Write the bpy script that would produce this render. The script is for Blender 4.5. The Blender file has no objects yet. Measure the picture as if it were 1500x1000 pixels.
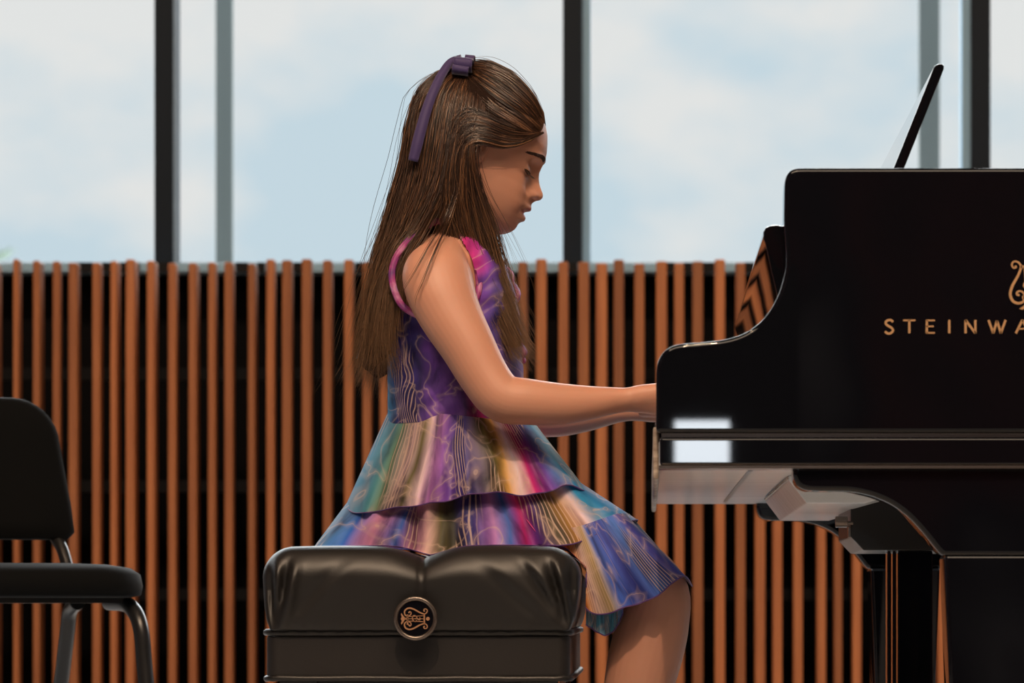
import bpy, bmesh, math, random
import numpy as np
from mathutils import Vector, Matrix
random.seed(7); rng = np.random.default_rng(11)
SC = bpy.context.scene
COL = SC.collection
FPX, VX, VY, CZ = 5340.0, 949.0, 890.0, 0.45      # focal length (px), principal point, camera height

def W(px, py, Y):
    """a point of the place from its bearing and its distance"""
    return np.array([(px - VX) / FPX * Y, Y, CZ + (VY - py) / FPX * Y])
def wx(px, Y): return (px - VX) / FPX * Y
def wz(py, Y): return CZ + (VY - py) / FPX * Y
def lin(r, g, b):
    f = lambda c: (c / 255 / 12.92) if c / 255 <= .04045 else ((c / 255 + .055) / 1.055) ** 2.4
    return (f(r), f(g), f(b), 1)

# ------------------------------------------------------------------ materials
def mat(name, base=(.5, .5, .5, 1), rough=.5, metal=0, **kw):
    m = bpy.data.materials.new(name); m.use_nodes = True
    p = m.node_tree.nodes['Principled BSDF']
    p.inputs['Base Color'].default_value = base
    p.inputs['Roughness'].default_value = rough
    p.inputs['Metallic'].default_value = metal
    for k, v in kw.items(): p.inputs[k.replace('_', ' ')].default_value = v
    return m
def N(m, typ, **kw):
    n = m.node_tree.nodes.new(typ)
    for k, v in kw.items():
        if k.startswith('i_'): n.inputs[k[2:].replace('_', ' ')].default_value = v
        else: setattr(n, k, v)
    return n
def L(m, a, ao, b, bi): m.node_tree.links.new(a.outputs[ao], b.inputs[bi])
def P(m): return m.node_tree.nodes['Principled BSDF']
def ramp(m, stops, interp='LINEAR'):
    n = N(m, 'ShaderNodeValToRGB'); e = n.color_ramp.elements
    n.color_ramp.interpolation = interp
    while len(e) > 1: e.remove(e[-1])
    e[0].position, e[0].color = stops[0]
    for p, c in stops[1:]:
        x = e.new(p); x.color = c
    return n
def add_bump(m, scale, strength, dist=.002, detail=3, coord='Object'):
    t = N(m, 'ShaderNodeTexCoord'); n = N(m, 'ShaderNodeTexNoise', i_Scale=scale, i_Detail=detail)
    b = N(m, 'ShaderNodeBump', i_Strength=strength, i_Distance=dist)
    L(m, t, coord, n, 'Vector'); L(m, n, 'Fac', b, 'Height'); L(m, b, 'Normal', P(m), 'Normal')
def noise_color(m, scale, stops, stretch=(1, 1, 1), detail=4):
    t = N(m, 'ShaderNodeTexCoord'); mp = N(m, 'ShaderNodeMapping'); mp.inputs['Scale'].default_value = stretch
    n = N(m, 'ShaderNodeTexNoise', i_Scale=scale, i_Detail=detail); r = ramp(m, stops)
    L(m, t, 'Object', mp, 'Vector'); L(m, mp, 'Vector', n, 'Vector'); L(m, n, 'Fac', r, 'Fac'); L(m, r, 'Color', P(m), 'Base Color')

M = {}
M['ebony'] = mat('polished_ebony', (.0036, .0040, .0062, 1), .014, Specular_IOR_Level=.5)
M['satin'] = mat('satin_black', (.010, .009, .009, 1), .32)
M['underwood'] = mat('satin_underside', lin(150, 135, 122), .2, Specular_IOR_Level=.6)
noise_color(M['underwood'], 3, [(.3, lin(226, 230, 234)), (.7, lin(240, 244, 248))], (1, 14, 14))
M['endgrain'] = mat('end_grain', lin(120, 98, 80), .5)
noise_color(M['endgrain'], 22, [(.35, lin(150, 132, 118)), (.7, lin(206, 190, 174))], (2, 1, 8))
M['gold'] = mat('gold_inlay', (.62, .36, .18, 1), .42, .35)
M['leather'] = mat('black_leather', (.0105, .0095, .0092, 1), .44)
add_bump(M['leather'], 420, .22, .0006, 2)
M['leather2'] = mat('black_leather_base', (.013, .011, .0105, 1), .46)
add_bump(M['leather2'], 300, .22, .0006, 2)
M['gunmetal'] = mat('dark_bronze', (.20, .165, .145, 1), .26, .85)
M['emblemgold'] = mat('copper_print', (.42, .22, .12, 1), .45, .2)
M['ivory'] = mat('white_key', (.75, .72, .66, 1), .2)
M['iron'] = mat('gold_iron_plate', (.55, .36, .14, 1), .35, .8)
M['spruce'] = mat('spruce_board', (.5, .33, .17, 1), .4)
M['brass'] = mat('brass', (.6, .42, .2, 1), .3, 1)
M['chair_fabric'] = mat('charcoal_fabric', (.0018, .0023, .0028, 1), .8, Specular_IOR_Level=.10, Sheen_Weight=.05)
add_bump(M['chair_fabric'], 500, .25, .0006)
M['chair_metal'] = mat('black_enamel_tube', (.012, .012, .0125, 1), .3)
M['slat'] = mat('stained_wood_slat', (.3, .1, .03, 1), .45)
m = M['slat']
t = N(m, 'ShaderNodeTexCoord'); mp = N(m, 'ShaderNodeMapping'); mp.inputs['Scale'].default_value = (30, 30, 1.2)
n = N(m, 'ShaderNodeTexNoise', i_Scale=2.5, i_Detail=4)
r = ramp(m, [(.3, lin(150, 90, 55)), (.7, lin(178, 112, 68))])
oi = N(m, 'ShaderNodeObjectInfo'); hs = N(m, 'ShaderNodeHueSaturation')
mr = N(m, 'ShaderNodeMapRange'); mr.inputs['To Min'].default_value = .66; mr.inputs['To Max'].default_value = 1.15
L(m, t, 'Object', mp, 'Vector'); L(m, mp, 'Vector', n, 'Vector'); L(m, n, 'Fac', r, 'Fac'); L(m, r, 'Color', hs, 'Color')
L(m, oi, 'Random', mr, 'Value'); L(m, mr, 'Result', hs, 'Value'); L(m, hs, 'Color', P(m), 'Base Color')
M['wallblack'] = mat('black_wall', (.0022, .0022, .0026, 1), .9, Specular_IOR_Level=.1)
M['wall'] = mat('dark_hall_wall', (.05, .018, .014, 1), .7)
noise_color(M['wall'], .55, [(.38, (.01, .01, .014, 1)), (.48, (.16, .03, .035, 1)), (.54, (.03, .03, .05, 1)), (.64, (.30, .32, .38, 1)), (.7, (.05, .04, .06, 1))], (1.3, 1, 1.0), 2)
add_bump(M['wall'], 6, .2, .01)
M['ceiling'] = mat('dark_ceiling', (.03, .028, .027, 1), .8)
add_bump(M['ceiling'], 6, .2, .01)
M['floor'] = mat('stage_floor', lin(150, 105, 70), .35)
noise_color(M['floor'], 2, [(.3, lin(170, 171, 173)), (.7, lin(188, 189, 191))], (.6, 12, 1))
M['frame'] = mat('dark_window_frame', (.0035, .009, .017, 1), .5, Specular_IOR_Level=.25)
M['alu'] = mat('pale_aluminium', (.26, .44, .60, 1), .45)
M['darktrim'] = mat('dark_trim', (.006, .006, .007, 1), .6, Specular_IOR_Level=.2)
M['post'] = mat('grey_steel_post', (.10, .125, .13, 1), .7)
M['ground'] = mat('outdoor_paving', (.3, .3, .28, 1), .9)
M['frond'] = mat('pale_frond', (.085, .125, .09, 1), .8)
M['trunk'] = mat('palm_trunk', (.2, .16, .12, 1), .9)
M['shoe'] = mat('black_shoe', (.01, .01, .011, 1), .25)
M['cheek_glow'] = mat('added_glow_pane', (.8, .85, .9, 1), .3)  # added glowing surface for the piano to mirror
P(M['cheek_glow']).inputs['Emission Color'].default_value = (.86, .93, 1, 1)
P(M['cheek_glow']).inputs['Emission Strength'].default_value = 22
# window glass: clear sheet, straight view through it with a faint reflection
m = bpy.data.materials.new('clear_glass'); m.use_nodes = True; M['glass'] = m
nt = m.node_tree; nt.nodes.remove(P(m))
tr = N(m, 'ShaderNodeBsdfTransparent'); gl = N(m, 'ShaderNodeBsdfGlossy'); gl.inputs['Roughness'].default_value = .02
mx = N(m, 'ShaderNodeMixShader'); fr = N(m, 'ShaderNodeFresnel', i_IOR=1.35)
tr.inputs['Color'].default_value = (.97, .985, .985, 1)
L(m, fr, 'Fac', mx, 0); L(m, tr, 'BSDF', mx, 1); L(m, gl, 'BSDF', mx, 2); L(m, mx, 'Shader', nt.nodes['Material Output'], 'Surface')
# skin
m = mat('skin', (.6, .34, .24, 1), .48); M['skin'] = m
P(m).inputs['Subsurface Weight'].default_value = .12
P(m).inputs['Subsurface Radius'].default_value = (.9, .35, .18)
P(m).inputs['Subsurface Scale'].default_value = .006
a = N(m, 'ShaderNodeAttribute', attribute_name='tint'); L(m, a, 'Color', P(m), 'Base Color')
tcn = N(m, 'ShaderNodeTexCoord'); nn = N(m, 'ShaderNodeTexNoise', i_Scale=700, i_Detail=2); bb = N(m, 'ShaderNodeBump', i_Strength=.12, i_Distance=.0005)
L(m, tcn, 'Object', nn, 'Vector'); L(m, nn, 'Fac', bb, 'Height'); L(m, bb, 'Normal', P(m), 'Normal')
M['eye'] = mat('eye', (.03, .018, .012, 1), .12)
# hair
m = mat('brown_hair', (.05, .025, .013, 1), .36); M['hair'] = m
P(m).inputs['Specular IOR Level'].default_value = .7
g = N(m, 'ShaderNodeNewGeometry')
r = ramp(m, [(0, lin(36, 23, 17)), (.5, lin(60, 38, 26)), (.8, lin(92, 60, 40)), (1, lin(150, 108, 74))])
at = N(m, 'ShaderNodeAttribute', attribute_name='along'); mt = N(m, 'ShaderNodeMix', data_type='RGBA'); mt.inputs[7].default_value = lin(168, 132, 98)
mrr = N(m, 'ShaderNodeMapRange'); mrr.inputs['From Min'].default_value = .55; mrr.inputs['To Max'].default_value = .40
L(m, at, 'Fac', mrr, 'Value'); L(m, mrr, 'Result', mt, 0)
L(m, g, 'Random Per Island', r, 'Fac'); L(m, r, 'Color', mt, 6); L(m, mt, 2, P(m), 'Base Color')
M['hairbase'] = mat('hair_mass', lin(34, 21, 15), .8, Specular_IOR_Level=.1)
add_bump(M['hairbase'], 160, .6, .003)
M['brow'] = mat('brow_hair', lin(62, 42, 34), .6)
M['velvet'] = mat('purple_velvet', lin(52, 36, 96), .65, Sheen_Weight=.5)
add_bump(M['velvet'], 500, .2, .0006)

def cloth(name, stops, warp=.10, vs=1.0, seed=0., linecol=(238, 206, 186), linefreq=64, translucent=.26, lgate=.5):
    """printed chiffon: washes of colour running down the cloth, bundles of fine pale lines and a few smoky veins"""
    m = mat(name, rough=.6); p = P(m); NL = m.node_tree.links.new
    uv = N(m, 'ShaderNodeTexCoord'); sep = N(m, 'ShaderNodeSeparateXYZ'); L(m, uv, 'UV', sep, 'Vector')
    def noise(sx, sy, ox, oy, detail, dist, scale=1.0):
        mp = N(m, 'ShaderNodeMapping'); mp.inputs['Scale'].default_value = (sx, sy * vs, 1); mp.inputs['Location'].default_value = (seed * ox, seed * oy + ox, 0)
        n = N(m, 'ShaderNodeTexNoise', i_Scale=scale, i_Detail=detail, i_Distortion=dist); L(m, uv, 'UV', mp, 'Vector'); L(m, mp, 'Vector', n, 'Vector'); return n.outputs['Fac']
    def math_(op, *args):
        x = N(m, 'ShaderNodeMath', operation=op)
        for i, v in enumerate(args):
            if isinstance(v, (int, float)): x.inputs[i].default_value = v
            else: NL(v, x.inputs[i])
        return x.outputs[0]
    def rng_(v, a, b, lo=0., hi=1.):
        x = N(m, 'ShaderNodeMapRange'); x.interpolation_type = 'SMOOTHSTEP'
        for k, q in (('From Min', a), ('From Max', b), ('To Min', lo), ('To Max', hi)): x.inputs[k].default_value = q
        NL(v, x.inputs['Value']); return x.outputs[0]
    flow = noise(4.2, 2.0, 1, .7, 1.5, .3)
    uu = math_('MULTIPLY_ADD', math_('SUBTRACT', flow, .5), warp * 2.6, sep.outputs['X'])
    rp = ramp(m, [(x, lin(*c)) for x, c in stops]); NL(uu, rp.inputs['Fac'])
    smoke = noise(12, 2.6, 2, 1, 5, .8)
    r2 = ramp(m, [(.30, (.12, .10, .19, 1)), (.42, (.72, .68, .76, 1)), (.54, (1.1, 1.1, 1.1, 1)), (.72, (1.5, 1.46, 1.46, 1))]); NL(smoke, r2.inputs['Fac'])
    mul = N(m, 'ShaderNodeMix', data_type='RGBA', blend_type='MULTIPLY'); mul.inputs[0].default_value = .8
    L(m, rp, 'Color', mul, 6); L(m, r2, 'Color', mul, 7)
    # bundles of fine lines
    d = math_('ABSOLUTE', math_('SUBTRACT', math_('FRACT', math_('MULTIPLY_ADD', smoke, .9, math_('MULTIPLY', uu, linefreq))), .5))
    ln = rng_(d, .20, .08); gate = rng_(noise(7.5, .9, 3, 2, 1, .4), lgate, lgate + .07)
    dark = N(m, 'ShaderNodeMix', data_type='RGBA', blend_type='MULTIPLY'); dark.inputs[7].default_value = (.46, .40, .40, 1)
    NL(math_('MULTIPLY', gate, .75), dark.inputs[0]); L(m, mul, 2, dark, 6)
    # smoky pale veins
    v = math_('ABSOLUTE', math_('SUBTRACT', noise(5.5, 3.2, 5, 3, 2.5, .9), .5))
    fac = math_('MAXIMUM', math_('MULTIPLY', math_('MULTIPLY', ln, gate), .60), math_('MAXIMUM', rng_(v, .05, 0, 0, .22), rng_(v, .010, 0, 0, .5)))
    mx = N(m, 'ShaderNodeMix', data_type='RGBA'); mx.inputs[7].default_value = lin(*linecol)
    NL(fac, mx.inputs[0]); L(m, dark, 2, mx, 6); L(m, mx, 2, p, 'Base Color')
    tl = N(m, 'ShaderNodeBsdfTranslucent'); L(m, mx, 2, tl, 'Color')
    ms = N(m, 'ShaderNodeMixShader'); ms.inputs[0].default_value = translucent
    L(m, p, 'BSDF', ms, 1); L(m, tl, 'BSDF', ms, 2); L(m, ms, 'Shader', m.node_tree.nodes['Material Output'], 'Surface')
    return m
TEAL, BLUE, PALE, OLIVE, OCHRE = (44, 150, 205), (36, 108, 215), (240, 212, 220), (104, 98, 52), (222, 172, 92)
MAUVE, INDIGO, PURP, PINK, MAG, GREYP = (184, 124, 198), (58, 52, 158), (120, 72, 180), (236, 160, 200), (206, 40, 130), (122, 108, 146)
M['tier1'] = cloth('ruffle_print_upper', [(0, TEAL), (.07, (70, 140, 160)), (.13, (120, 152, 120)), (.19, PALE), (.24, OLIVE), (.29, PALE), (.35, MAUVE), (.42, PURP), (.50, INDIGO), (.57, GREYP), (.63, OLIVE), (.68, OCHRE), (.74, PALE), (.80, MAG), (.87, PURP), (.94, TEAL), (1, (60, 110, 110))], .05, 1, 0)
M['tier2'] = cloth('ruffle_print_middle', [(0, (90, 150, 200)), (.10, BLUE), (.17, PINK), (.24, BLUE), (.29, PINK), (.34, (232, 190, 186)), (.39, OLIVE), (.44, (60, 60, 50)), (.49, INDIGO), (.55, MAUVE), (.60, BLUE), (.66, MAG), (.71, PURP), (.76, OLIVE), (.81, OCHRE), (.86, PALE), (.91, TEAL), (1, (48, 110, 180))], .045, 1, 3.1)
M['tier3'] = cloth('ruffle_print_lower', [(0, MAG), (.30, (206, 50, 90)), (.36, (236, 140, 46)), (.41, (242, 180, 130)), (.45, (246, 214, 206)), (.52, (230, 206, 140)), (.57, (70, 110, 215)), (.68, (70, 82, 185)), (.80, (80, 130, 220)), (.9, (70, 70, 165)), (1, (30, 70, 105))], .04, .8, 5.7)
M['lining'] = cloth('lining_print', [(0, (90, 110, 180)), (.4, (90, 170, 200)), (.7, (100, 180, 210)), (1, (80, 80, 150))], .06, 1, 8.2)
M['bodice'] = cloth('bodice_print', [(0, (60, 60, 130)), (.12, TEAL), (.22, INDIGO), (.34, (60, 46, 110)), (.44, PURP), (.52, (90, 50, 120)), (.60, MAG), (.68, PURP), (.78, (90, 80, 160)), (.9, MAUVE), (1, (120, 140, 200))], .12, 1.5, 1.7, translucent=.06, lgate=.60)
M['trim'] = mat('purple_pink_trim', lin(150, 60, 130), .5)
noise_color(M['trim'], 34, [(.32, lin(96, 52, 120)), (.5, lin(166, 62, 132)), (.62, lin(196, 130, 176)), (.75, lin(60, 90, 160))])
M['hem'] = mat('purple_hem_thread', lin(92, 62, 120), .6)

# ------------------------------------------------------------------ object helpers
def root(name, loc, label=None, cat=None, group=None, kind=None):
    o = bpy.data.objects.new(name, None); COL.objects.link(o); o.location = loc
    if label: o['label'] = label
    if cat: o['category'] = cat
    if group: o['group'] = group
    if kind: o['kind'] = kind
    o.empty_display_size = .05
    return o
def place(o, parent):
    COL.objects.link(o)
    if parent is not None:
        o.parent = parent
        if parent.parent is None: o.matrix_parent_inverse = Matrix.Translation(parent.location).inverted()   # parts keep the place's coordinates
    return o
def mesh(name, verts, faces, material, parent=None, smooth=True, label=None, kind=None, uv=None, sharp=None):
    me = bpy.data.meshes.new(name)
    me.from_pydata([tuple(map(float, v)) for v in verts], [], [tuple(int(i) for i in f) for f in faces])
    for mm in (material if isinstance(material, (list, tuple)) else [material]): me.materials.append(mm)
    if uv is not None:
        ul = me.uv_layers.new(name='UVMap')
        idx = np.zeros(len(me.loops), dtype=np.int32); me.loops.foreach_get('vertex_index', idx)
        ul.data.foreach_set('uv', np.asarray(uv, dtype=np.float32)[idx].ravel())
    me.validate(); me.update()
    if smooth: me.polygons.foreach_set('use_smooth', [True] * len(me.polygons))
    if smooth and sharp: me.set_sharp_from_angle(angle=math.radians(sharp))
    o = bpy.data.objects.new(name, me); place(o, parent)
    if label: o['label'] = label
    if kind: o['kind'] = kind
    return o
class B:
    """collects shapes that make up one mesh"""
    def __init__(s): s.v, s.f = [], []
    def add(s, v, f):
        k = len(s.v); s.v += [tuple(x) for x in v]; s.f += [tuple(i + k for i in q) for q in f]; return s
    def box(s, x0, x1, y0, y1, z0, z1):
        return s.add([(x0, y0, z0), (x1, y0, z0), (x1, y1, z0), (x0, y1, z0), (x0, y0, z1), (x1, y0, z1), (x1, y1, z1), (x0, y1, z1)],
                     [(3, 2, 1, 0), (4, 5, 6, 7), (0, 1, 5, 4), (1, 2, 6, 5), (2, 3, 7, 6), (3, 0, 4, 7)])
    def prism(s, poly, a, b, axis='Y'):
        """polygon in XZ (axis Y) or XY (axis Z) swept from a to b"""
        n = len(poly)
        mk = (lambda p, t: (p[0], t, p[1])) if axis == 'Y' else (lambda p, t: (p[0], p[1], t))
        v = [mk(p, a) for p in poly] + [mk(p, b) for p in poly]
        f = [tuple(range(n)), tuple(range(2 * n - 1, n - 1, -1))] + [(i, i + n, (i + 1) % n + n, (i + 1) % n) for i in range(n)]
        return s.add(v, f)
    def tube(s, pts, rad, n=12, cap=True):
        v, f = tube(pts, rad, n, cap); return s.add(v, f)
    def sphere(s, c, r, nu=16, nv=10, sc=(1, 1, 1)):
        v = []; f = []
        for i in range(nv + 1):
            th = math.pi * i / nv
            for j in range(nu):
                ph = 2 * math.pi * j / nu
                v.append((c[0] + r * sc[0] * math.sin(th) * math.cos(ph), c[1] + r * sc[1] * math.sin(th) * math.sin(ph), c[2] + r * sc[2] * math.cos(th)))
        for i in range(nv):
            for j in range(nu): f.append((i * nu + j, (i + 1) * nu + j, (i + 1) * nu + (j + 1) % nu, i * nu + (j + 1) % nu))
        return s.add(v, f)
    def disc_y(s, c, r, depth, n=40):
        return s.prism([(c[0] + r * math.cos(2 * math.pi * i / n), c[2] + r * math.sin(2 * math.pi * i / n)) for i in range(n)], c[1], c[1] + depth)
    def build(s, name, material, parent=None, bevel=0, seg=2, smooth=True, sharp=35, clamp=True, **kw):
        me = bpy.data.meshes.new(name); me.from_pydata(s.v, [], s.f); me.materials.append(material); me.validate()
        bm = bmesh.new(); bm.from_mesh(me); bmesh.ops.recalc_face_normals(bm, faces=bm.faces[:])
        if bevel:
            es = [e for e in bm.edges if len(e.link_faces) == 2 and e.calc_face_angle(0) > math.radians(28)]
            bmesh.ops.bevel(bm, geom=es, offset=bevel, offset_type='OFFSET', segments=seg, profile=.5, affect='EDGES', clamp_overlap=clamp)
        bm.to_mesh(me); bm.free()
        if smooth:
            me.polygons.foreach_set('use_smooth', [True] * len(me.polygons)); me.set_sharp_from_angle(angle=math.radians(sharp))
        o = bpy.data.objects.new(name, me); place(o, parent)
        if bevel and smooth: wn = o.modifiers.new('n', 'WEIGHTED_NORMAL'); wn.weight = 100; wn.keep_sharp = True
        for k, v in kw.items(): o[k] = v
        return o
def crom(pts, n):
    """smooth resample of a polyline (any dimension) with n points, even in parameter"""
    p = np.asarray(pts, float); k = len(p)
    pp = np.vstack([2 * p[0] - p[1], p, 2 * p[-1] - p[-2]])
    t = np.linspace(0, k - 1 - 1e-9, n); i = t.astype(int); u = (t - i)[:, None]
    a, b, c, d = pp[i], pp[i + 1], pp[i + 2], pp[i + 3]
    return .5 * (2 * b + (c - a) * u + (2 * a - 5 * b + 4 * c - d) * u ** 2 + (3 * b - a - 3 * c + d) * u ** 3)
def arc(pts, n):
    """even in arc length"""
    q = crom(pts, 400); s = np.r_[0, np.cumsum(np.linalg.norm(np.diff(q[:, :2], axis=0), axis=1))]
    t = np.linspace(0, s[-1], n)
    return np.stack([np.interp(t, s, q[:, k]) for k in range(q.shape[1])], 1)
def tube(pts, rad, n=12, cap=True, closed=False):
    p = np.asarray(pts, float); m = len(p)
    rad = np.broadcast_to(np.asarray(rad, float), (m,)) if np.ndim(rad) < 2 else np.asarray(rad, float)
    tg = np.gradient(p, axis=0)
    if closed: tg = np.roll(p, -1, 0) - np.roll(p, 1, 0)
    tg /= np.linalg.norm(tg, axis=1)[:, None] + 1e-12
    ref = np.array([0., 1., 0.]) if abs(tg[0][1]) < .9 else np.array([1., 0., 0.])
    V = []
    for i in range(m):
        e1 = ref - tg[i] * ref.dot(tg[i]); e1 /= np.linalg.norm(e1) + 1e-12; ref = e1
        e2 = np.cross(tg[i], e1)
        ra, rb = (rad[i], rad[i]) if rad.ndim == 1 else rad[i]      # ra along the depth axis, rb across it
        for j in range(n):
            a = 2 * math.pi * j / n
            V.append(p[i] + ra * math.cos(a) * e1 + rb * math.sin(a) * e2)
    F = []
    R = m if closed else m - 1
    for i in range(R):
        k = (i + 1) % m
        for j in range(n): F.append((i * n + j, i * n + (j + 1) % n, k * n + (j + 1) % n, k * n + j))
    if cap and not closed:
        F.append(tuple(range(n - 1, -1, -1))); F.append(tuple((m - 1) * n + j for j in range(n)))
    return V, F
def limb(ctrl, n=40, seg=24):
    """ctrl rows: px, py, Y, radius px across the view [, radius px along depth]; rounded ends"""
    c = np.asarray([list(r) + [r[3]] * (5 - len(r)) for r in ctrl], float)
    q = crom(c, n)
    P3 = np.array([W(a, b, y) for a, b, y in q[:, :3]]); s = q[:, 2] / FPX
    rb, ra = q[:, 3] * s, q[:, 4] * s
    def end(i, j):
        d = P3[i] - P3[j]; d /= np.linalg.norm(d); out = []
        for k in (.35, .65, .87, .985):
            out.append((P3[i] + d * rb[i] * k * .8, ra[i] * math.sqrt(1 - k * k), rb[i] * math.sqrt(1 - k * k)))
        return out
    A, Z = end(0, 1)[::-1], end(-1, -2)
    pts = [a[0] for a in A] + list(P3) + [z[0] for z in Z]
    rr = [(a[1], a[2]) for a in A] + list(zip(ra, rb)) + [(z[1], z[2]) for z in Z]
    return tube(pts, rr, seg)
def grid_faces(nr, nc, wrap=False, off=0):
    F = []
    for i in range(nr - 1):
        for j in range(nc if wrap else nc - 1):
            k = (j + 1) % nc
            F.append((off + i * nc + j, off + i * nc + k, off + (i + 1) * nc + k, off + (i + 1) * nc + j))
    return F
def ribbon(b, pts, w, y, th=.0006):
    """flat stroke in the XZ plane standing th proud of depth y"""
    p = np.asarray(pts, float); tg = np.gradient(p, axis=0); tg /= np.linalg.norm(tg, axis=1)[:, None] + 1e-12
    nm = np.stack([-tg[:, 1], tg[:, 0]], 1); w = np.broadcast_to(np.asarray(w, float), (len(p),))[:, None] / 2
    Lp, Rp = p + nm * w, p - nm * w; m = len(p)
    v = [(q[0], y - th, q[1]) for q in Lp] + [(q[0], y - th, q[1]) for q in Rp] + [(q[0], y, q[1]) for q in Lp] + [(q[0], y, q[1]) for q in Rp]
    f = []
    for i in range(m - 1):
        f += [(i, i + 1, m + i + 1, m + i), (2 * m + i, 2 * m + i + 1, i + 1, i), (m + i, m + i + 1, 3 * m + i + 1, 3 * m + i)]
    f += [(0, m, 3 * m, 2 * m), (m - 1, 3 * m - 1, 4 * m - 1, 2 * m - 1)]
    b.add(v, f)

# ------------------------------------------------------------------ the room
def struct(name, b, m, parent=None, **kw):
    o = b.build(name, m, parent, **kw)
    if parent is None: o['kind'] = 'structure'
    return o
YW = 9.40; SW = FPX / YW                       # window plane
struct('floor', B().box(-6, 6, -9, 9.6, -.1, 0), M['floor'])
struct('ceiling', B().box(-6.1, 6.1, -9.1, 9.7, 6, 6.1), M['ceiling'])
struct('wall_left', B().box(-6.1, -6, -9, 9.6, 0, 6), M['wall'])
struct('wall_right', B().box(6, 6.1, -9, 9.6, 0, 6), M['wall'])
struct('wall_rear', B().box(-6, 6, -9.1, -9, 0, 6), M['wall'])
ZS = wz(403, YW)
bk = B().box(-6, 6, 9.40, 9.6, 0, ZS - .002).box(-6, 6, 9.40, 9.6, 3.7, 6)
struct('wall_back', bk, M['wallblack'])
edges = [240 + 598.5 * k for k in range(-4, 5)]
for i in range(8):
    x0, x1 = wx(edges[i], YW), wx(edges[i + 1], YW)
    x0, x1 = max(x0, -6), min(x1, 6)
    if x1 - x0 < .1: continue
    hw = 14.0 / SW
    b = B().box(x0 - hw, x0 + hw, YW, YW + .14, ZS, 3.7).box(x0 + hw, x1 - hw, YW + .02, YW + .12, ZS, ZS + .035).box(x0 + hw, x1 - hw, YW + .02, YW + .12, 3.62, 3.7)
    w = struct('window_%d' % (i + 1), b, M['frame'], bevel=.002)
    B().box(x0 + hw, x1 - hw, YW + .066, YW + .074, ZS + .035, 3.62).build('window_pane', M['glass'], w)
    if edges[i] in (838.5, 1437.0):
        s = 1 if edges[i] == 838.5 else -1
        c = x0 + s * (hw + 6 / SW)
        B().box(c - 6 / SW, c + 6 / SW, YW + .03, YW + .10, ZS + .035, 3.62).build('frame_strip', M['alu'], w)
# sill rail seen between the slat tops: pale metal with dark brackets
b = B().box(-6, 6, YW - .09, YW - .004, ZS, wz(385, YW - .09))
struct('trim_1', b, M['alu'], bevel=.002)
b = B()
for a, c in ((113, 135), (149, 204), (224, 250), (345, 363), (377, 388), (429, 442), (520, 532), (832, 846), (976, 988), (1001, 1015), (1029, 1047), (1090, 1110)):
    b.box(wx(a, YW - .1), wx(c, YW - .1), YW - .10, YW - .092, ZS, wz(384, YW - .1))
struct('trim_2', b, M['darktrim'])
# added rear door, its glowing panel put in for the piano cheek's reflection
dz = struct('added_door_1', B().box(-.3, .72, -8.99, -8.93, 0, 2.1), M['satin'], bevel=.004)
zc = wz(645, 4.27) + (890 - 645) / FPX * 13.2
xc = wx(1028, 4.27) + (1028 - 949) / FPX * 13.2
B().box(xc - .13, xc + .13, -8.93, -8.925, zc - .115, zc + .095).build('window_pane', M['cheek_glow'], dz)  # added glowing sheet, placed where the piano's cheek mirrors it

# slat screen
slats = [(-8, 3), (19, 32.5), (48, 65), (77, 91), (100, 118), (135, 151), (161.5, 177), (184, 203), (215, 232), (246, 261.5), (276, 293), (304.5, 319), (328.6, 344.5), (363, 378), (390, 405), (413, 430), (441.6, 458.7), (473, 488.5), (504, 519), (531, 546), (556, 570),
         (583, 599), (610, 626), (640, 655), (668, 684), (700, 715), (729, 744), (759, 773), (785, 801), (818, 833), (847, 863), (873, 889.5), (899, 914), (929, 944), (961, 977), (987.5, 1002), (1014, 1030), (1046.5, 1062), (1077, 1092), (1105, 1121), (1131, 1146), (1161, 1176), (1195, 1210), (1220.6, 1234), (1247, 1262), (1276, 1292), (1304, 1319), (1334, 1350), (1371, 1385), (1400, 1416), (1428, 1442), (1457, 1473), (1487, 1502)]
x = -22.0
while x > -420: slats.insert(0, (x - 15, x)); x -= random.uniform(26, 33)
x = 1516.0
while len(slats) < 99: slats.append((x, x + 15)); x += random.uniform(26, 33)
YS = 9.0
scr = root('slat_screen', (0, YS, 0), 'tall screen of upright orange-brown wooden slats in front of the black wall under the windows', 'wall screen')
for i, (a, c) in enumerate(slats):
    dep = random.choice([.035, .05, .05, .07])
    top = wz(383 + random.uniform(-4, 3), YS)
    if c < VX: c -= (VX - c) * dep / (YS + dep)          # the measured width takes in the side face
    if a > VX: a += (a - VX) * dep / (YS + dep)
    B().box(wx(a, YS), wx(c, YS), YS, YS + dep, .0, top).build('slat', M['slat'], scr, bevel=.003, seg=1)
for zz in (wz(548, 9.1), wz(712, 9.1), wz(870, 9.1)):
    B().box(wx(-440, YS), wx(x + 10, YS), 9.08, 9.115, zz - .015, zz + .015).build('rail', M['darktrim'], scr)
# outdoors
struct('ground_outside', B().box(-40, 40, 9.7, 80, -.2, -.1), M['ground'])
for a, c, nm in ((315.5, 341, 'trim_3'), (1346, 1377, 'trim_4')):
    struct(nm, B().box(wx(a, 12), wx(c, 12), 12, 12.03, -.1, 6), M['post'], bevel=.004)
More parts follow.
